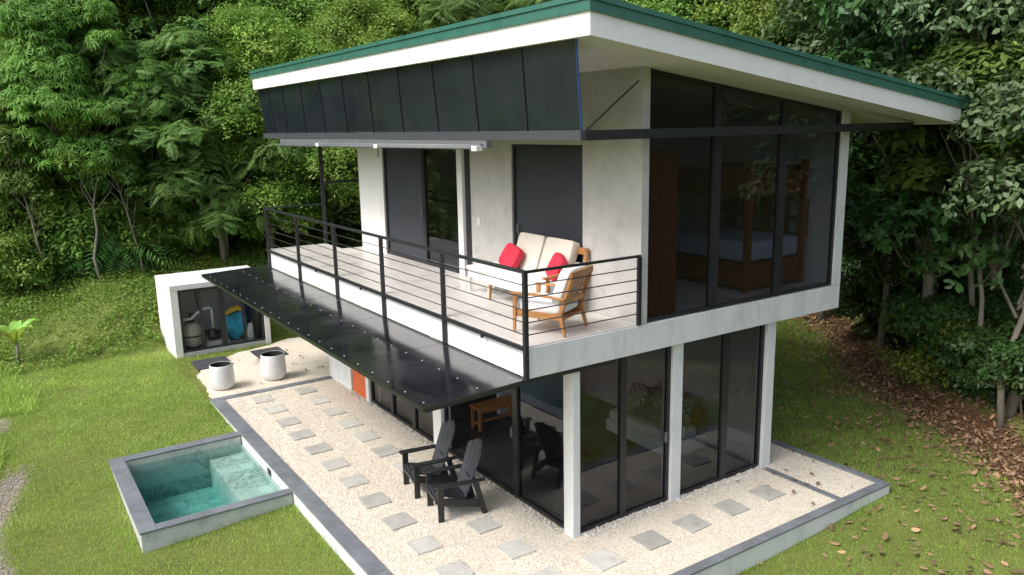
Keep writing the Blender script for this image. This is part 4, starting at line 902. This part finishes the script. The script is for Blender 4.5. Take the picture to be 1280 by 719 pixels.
# bank ground cover
n = 34000; bx_ = rng.uniform(-13, 6, n); by_ = rng.uniform(14, 27, n); e = back_t(bx_, by_)
ok = (e > .25) & (e < 10.5) & (rng.uniform(0, 1, n) < .55+.6*vnoise(bx_, by_, .8, 1)) & ~((bx_ > -2.75) & (bx_ < 0) & (by_ < 15.6))
bx_, by_ = bx_[ok], by_[ok]; pos = np.stack([bx_, by_, terr(bx_, by_)+rng.uniform(.0, .12, len(bx_))+.12*sstep(3, 6, back_t(bx_, by_))], -1)
V, T = scatter('small', pos, np.tile([[0, 0, 1.]], (len(pos), 1)), rng, scale=.75)
tag(leafmesh('ground_cover', V, T, 'leaf_weed'), 'low leafy weeds covering the grass bank behind the shed', 'ground cover', kind='stuff')
# grass
def blades(name, n, xr, yr, keep, h0, h1, label, wid=.007, tb=(.2, .75), mat='grass_blade'):
    x = rng.uniform(*xr, n); y = rng.uniform(*yr, n); k = keep(x, y); x, y = x[k], y[k]; n = len(x); z = terr(x, y); a = rng.uniform(0, 6.28, n); h = rng.uniform(h0, h1, n)*(.8+.35*vnoise(x, y, 1.7, 6))
    ln = rng.normal(0, .45, (n, 2))*h[:, None]; dx, dy = np.cos(a)*wid/2, np.sin(a)*wid/2
    h = h*(1+.5*np.clip(vnoise(x, y, 4.3, 4), -.6, 1.2)); bare = vnoise(x, y, 1.9, 12)+.5*vnoise(x, y, 5.1, 3); h = np.where(bare < -.75, h*.35, h)
    dk = np.minimum(np.where((y > -1.7) & (y < 9.5), np.abs(x+2.82), 9), np.where((x > -2.9) & (x < 5.3), np.abs(y+1.68), 9)); dk = np.minimum(dk, np.where(y > -1.7, np.abs(x-5.26), 9))
    dk = np.minimum(dk, np.where((x > -5.2) & (x < -2.8), np.minimum(np.abs(y-3.83), np.abs(y-7.18)), 9)); dk = np.minimum(dk, np.where((y > 3.8) & (y < 7.2), np.abs(x+5.13), 9)); h = h*(1+1.6*np.exp(-(dk/.07)**2)*rng.uniform(0, 1, n))
    sc_ = 1+np.clip((np.hypot(x+6.4, y+8.2)-9)*.09, 0, 2); dx *= sc_; dy *= sc_
    v = np.stack([np.stack([x-dx, y-dy, z-.01], -1), np.stack([x+dx, y+dy, z-.01], -1), np.stack([x+ln[:, 0], y+ln[:, 1], z+h], -1)], 1)
    patch = .2*vnoise(x, y, .9, 2)+.2*np.clip(vnoise(x, y, 3.1, 8), -1, 1)
    o = npmesh(name, v.reshape(-1, 3), np.arange(n*3).reshape(n, 3), mat, {'tint': ('FACE', rng.uniform(*tb, n)+patch)})
    return tag(o, label, 'grass', kind='stuff')
def keepL(x, y): return (x < -2.8) & ~((x > -5.1) & (x < -2.79) & (y > 3.86) & (y < 7.15)) & (back_t(x, y) < .5) & ~((np.abs(x+6.75-.35*np.sin(y*.9)) < .22) & (y > 3.8) & (y < 8)) & (rng.uniform(0, 1, len(x)) < .93+.5*vnoise(x, y, 1.3, 8)) & (x > -7.2-.25*(y-4))
blades('grass', 260000, (-11, -2.8), (.5, 15.4), keepL, .03, .065, 'short mown lawn around the plunge pool')
def keepB(x, y): return (((x > -2.8) & (y > 9.45)) & ~((x > -2.7) & (x < 1.3) & (y < 13.0-.25*np.abs(x))) & (back_t(x, y) < .6) & ~((x > -2.68) & (x < -.1) & (y > 13.52)))
blades('grass', 30000, (-2.8, 3), (11, 15.4), keepB, .03, .07, 'short grass in front of the pump shed')
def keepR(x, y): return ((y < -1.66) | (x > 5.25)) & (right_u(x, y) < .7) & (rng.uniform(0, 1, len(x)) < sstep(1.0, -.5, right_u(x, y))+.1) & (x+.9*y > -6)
blades('grass', 330000, (-.5, 15), (-7, 10), keepR, .03, .075, 'lawn strewn with leaves at the right of the house', tb=(-.15, .4))  # lowered blade tint puts the forest's shade into this lawn's colour
def keepW(x, y): return (x < -6.75+.35*np.sin(y*.9)-.25-.0*y) | ((y > 11) & (x < -5.9-.08*(y-11)) )
blades('tall_grass', 40000, (-9.5, -5.5), (1.5, 15), keepW, .10, .28, 'taller unmown grass left of the dirt path', wid=.012)
# fallen leaves and litter
def fallen(name, n, label, gen, size=(.05, .12), mat='litter_leaf', flat=.35):
    x, y = gen(n); n = len(x); z = terr(x, y)+rng.uniform(.03, .06, n); a = rng.uniform(0, 6.28, n); d = unit(np.stack([np.cos(a), np.sin(a), rng.normal(0, flat, n)], -1)); s = unit(np.cross(d, np.array([0, 0, 1.]))+rng.normal(0, flat, (n, 3)))
    L = rng.uniform(*size, n); V = leafquads(np.stack([x, y, z], -1), d, s, L, L*.55, -.05); V = V.reshape(2, -1, 4, 3)[0] if len(V) == 0 else V
    return tag(leafmesh(name, V, np.tile(rng.uniform(0, 1, n), len(V)//n), mat), label, 'leaves', kind='stuff')
def genR(n):
    x = rng.uniform(2, 15, n*4); y = rng.uniform(-6, 11, n*4); u = right_u(x, y); k = ((x > 5.3) | (y < -1.7)) & (u < .6) & (rng.uniform(0, 1, n*4) < np.clip(np.exp(u*.42)*.9, 0.03, 1)); return x[k][:n], y[k][:n]
fallen('fallen_leaves', 1900, 'dry brown leaves scattered over the right lawn', genR, (.07, .17))
def genB(n):
    x = rng.uniform(5, 16, n*4); y = rng.uniform(-8, 11, n*4); u = right_u(x, y)+rng.normal(0, .2, n*4); k = (u > .15) & (u < 1.35) & ((x > 5.4) | (y < -1.8)); return x[k][:n], y[k][:n]
fallen('leaf_litter', 13000, 'thick brown leaf litter along the foot of the right bank', genB, (.05, .13), flat=.5)
# leaves lying on the gravel
n = 46; x = np.concatenate([rng.uniform(3.2, 5.0, 16), rng.uniform(-2.2, .2, 30)]); y = np.concatenate([rng.uniform(-1.4, .4, 16), rng.uniform(9.7, 12.6, 30)])
a = rng.uniform(0, 6.28, n); d = np.stack([np.cos(a), np.sin(a), np.full(n, .1)], -1); s = np.stack([-np.sin(a), np.cos(a), np.full(n, .1)], -1); L = rng.uniform(.05, .13, n)
k = ~((x < 4.3) & (y > -.1) & (x > 0) & (y < 9)); V = leafquads(np.stack([x, y, np.full(n, .03)], -1)[k], d[k], s[k], L[k], L[k]*.5, -.05)
tag(leafmesh('fallen_leaves', V, rng.uniform(0, 1, len(V)), 'litter_leaf'), 'few dry leaves lying on the pale gravel', 'leaves', kind='stuff')
# loose pebbles
def pebbles(name, x, y, z, s, label, mat='pebble'):
    n = len(x); base = np.array([[1,0,0],[-1,0,0],[0,1,0],[0,-1,0],[0,0,.7],[0,0,-.7]], float); f = np.array([[0,2,4],[2,1,4],[1,3,4],[3,0,4],[2,0,5],[1,2,5],[3,1,5],[0,3,5]])
    a = rng.uniform(0, 6.28, n); ca, sa = np.cos(a), np.sin(a); Rm = np.zeros((n, 3, 3)); Rm[:, 0, 0] = ca; Rm[:, 0, 1] = -sa; Rm[:, 1, 0] = sa; Rm[:, 1, 1] = ca; Rm[:, 2, 2] = 1
    b = base[None]*(s[:, None, None]*rng.uniform(.6, 1.2, (n, 1, 3))); v = np.einsum('nij,nkj->nki', Rm, b)+np.stack([x, y, z], -1)[:, None, :]
    F_ = (f[None]+(np.arange(n)*6)[:, None, None]).reshape(-1, 3); o = npmesh(name, v.reshape(-1, 3), F_, mat, smooth=True); return tag(o, label, 'pebbles', kind='stuff')
n = 700; x1_ = rng.uniform(.13, 4.08, n); y1_ = rng.uniform(-.10, .05, n); x2_ = rng.uniform(-.11, .04, n); y2_ = rng.uniform(.2, 8, n); xx = np.concatenate([x1_, x2_]); yy = np.concatenate([y1_, y2_])
pebbles('white_pebbles', xx, yy, np.full(2*n, .01), rng.uniform(.014, .032, 2*n), 'larger white pebbles along the foot of the glass walls')
n = 60000; x = rng.uniform(-2.5, 5.05, n); y = rng.uniform(-1.47, 9.2, n); k = ((x < -.03) | (y < -.08)) ; x, y = x[k], y[k]
pebbles('loose_gravel', x, y, np.full(len(x), .004), rng.uniform(.007, .016, len(x)), 'small cream stones lying loose over the patio')
n = 2600; ii = rng.integers(0, 22, n); sx_ = np.where(ii % 2 == 0, -1.82, -.84); sy_ = .24+.847*(ii//2); ang = rng.integers(0, 4, n); off = rng.uniform(-.2, .2, n); ed = .2-np.abs(rng.normal(0, .022, n))
x = sx_+np.where(ang < 2, off, np.where(ang == 2, ed, -ed)); y = sy_+np.where(ang >= 2, off, np.where(ang == 0, ed, -ed))
pebbles('loose_gravel', x, y, np.full(n, .027), rng.uniform(.005, .012, n), 'small cream stones spilled over the edges of the stepping stones')
n = 900; y = rng.uniform(3.9, 8, n); x = -6.75+.35*np.sin(y*.9)+rng.normal(0, .16, n)
pebbles('path_stones', x, y, terr(x, y)+.01, rng.uniform(.006, .022, n), 'rough grey stones on the dirt path', 'stone_paver')

# young palm at the left edge
def palm(x, y, label):
    r = np.random.default_rng(77); t_ = empty('young_palm', (x, y, tz(x, y))); t_.scale = (1.3,)*3; tag(t_, label, 'plant'); b = MB(); b.tube([(0, 0, -.1), (.02, 0, .2), (.03, .01, .45)], [.035, .03, .02], 8); obj('stem', b, 'bark', t_)
    for k in range(6):
        az = k*1.05+.3; dx = Vector((math.cos(az), math.sin(az), 0)); sd = Vector((-dx.y, dx.x, 0)); L_ = r.uniform(.6, .85); vs = []; fs = []
        for i in range(7):
            f = i/6; p_ = dx*(L_*f*.6)+Vector((0, 0, .3+L_*(1.35*f-.85*f*f)+.05)); w_ = .11*math.sin(math.pi*(.08+.86*f)); vs += [p_-sd*w_+Vector((0, 0, .02)), p_-Vector((0, 0, .012)), p_+sd*w_+Vector((0, 0, .02))]
        for i in range(6): q = i*3; fs += [(q, q+1, q+4, q+3), (q+1, q+2, q+5, q+4)]
        m_ = MB().add(vs, fs, True); o = obj('leaf', m_, 'leaf_droop', t_)
        at_ = o.data.attributes.new('tint', 'FLOAT', 'FACE'); at_.data.foreach_set('value', [.9]*len(fs))
palm(-6.15, 15.2, 'young palm with a few broad light green leaves at the left edge')
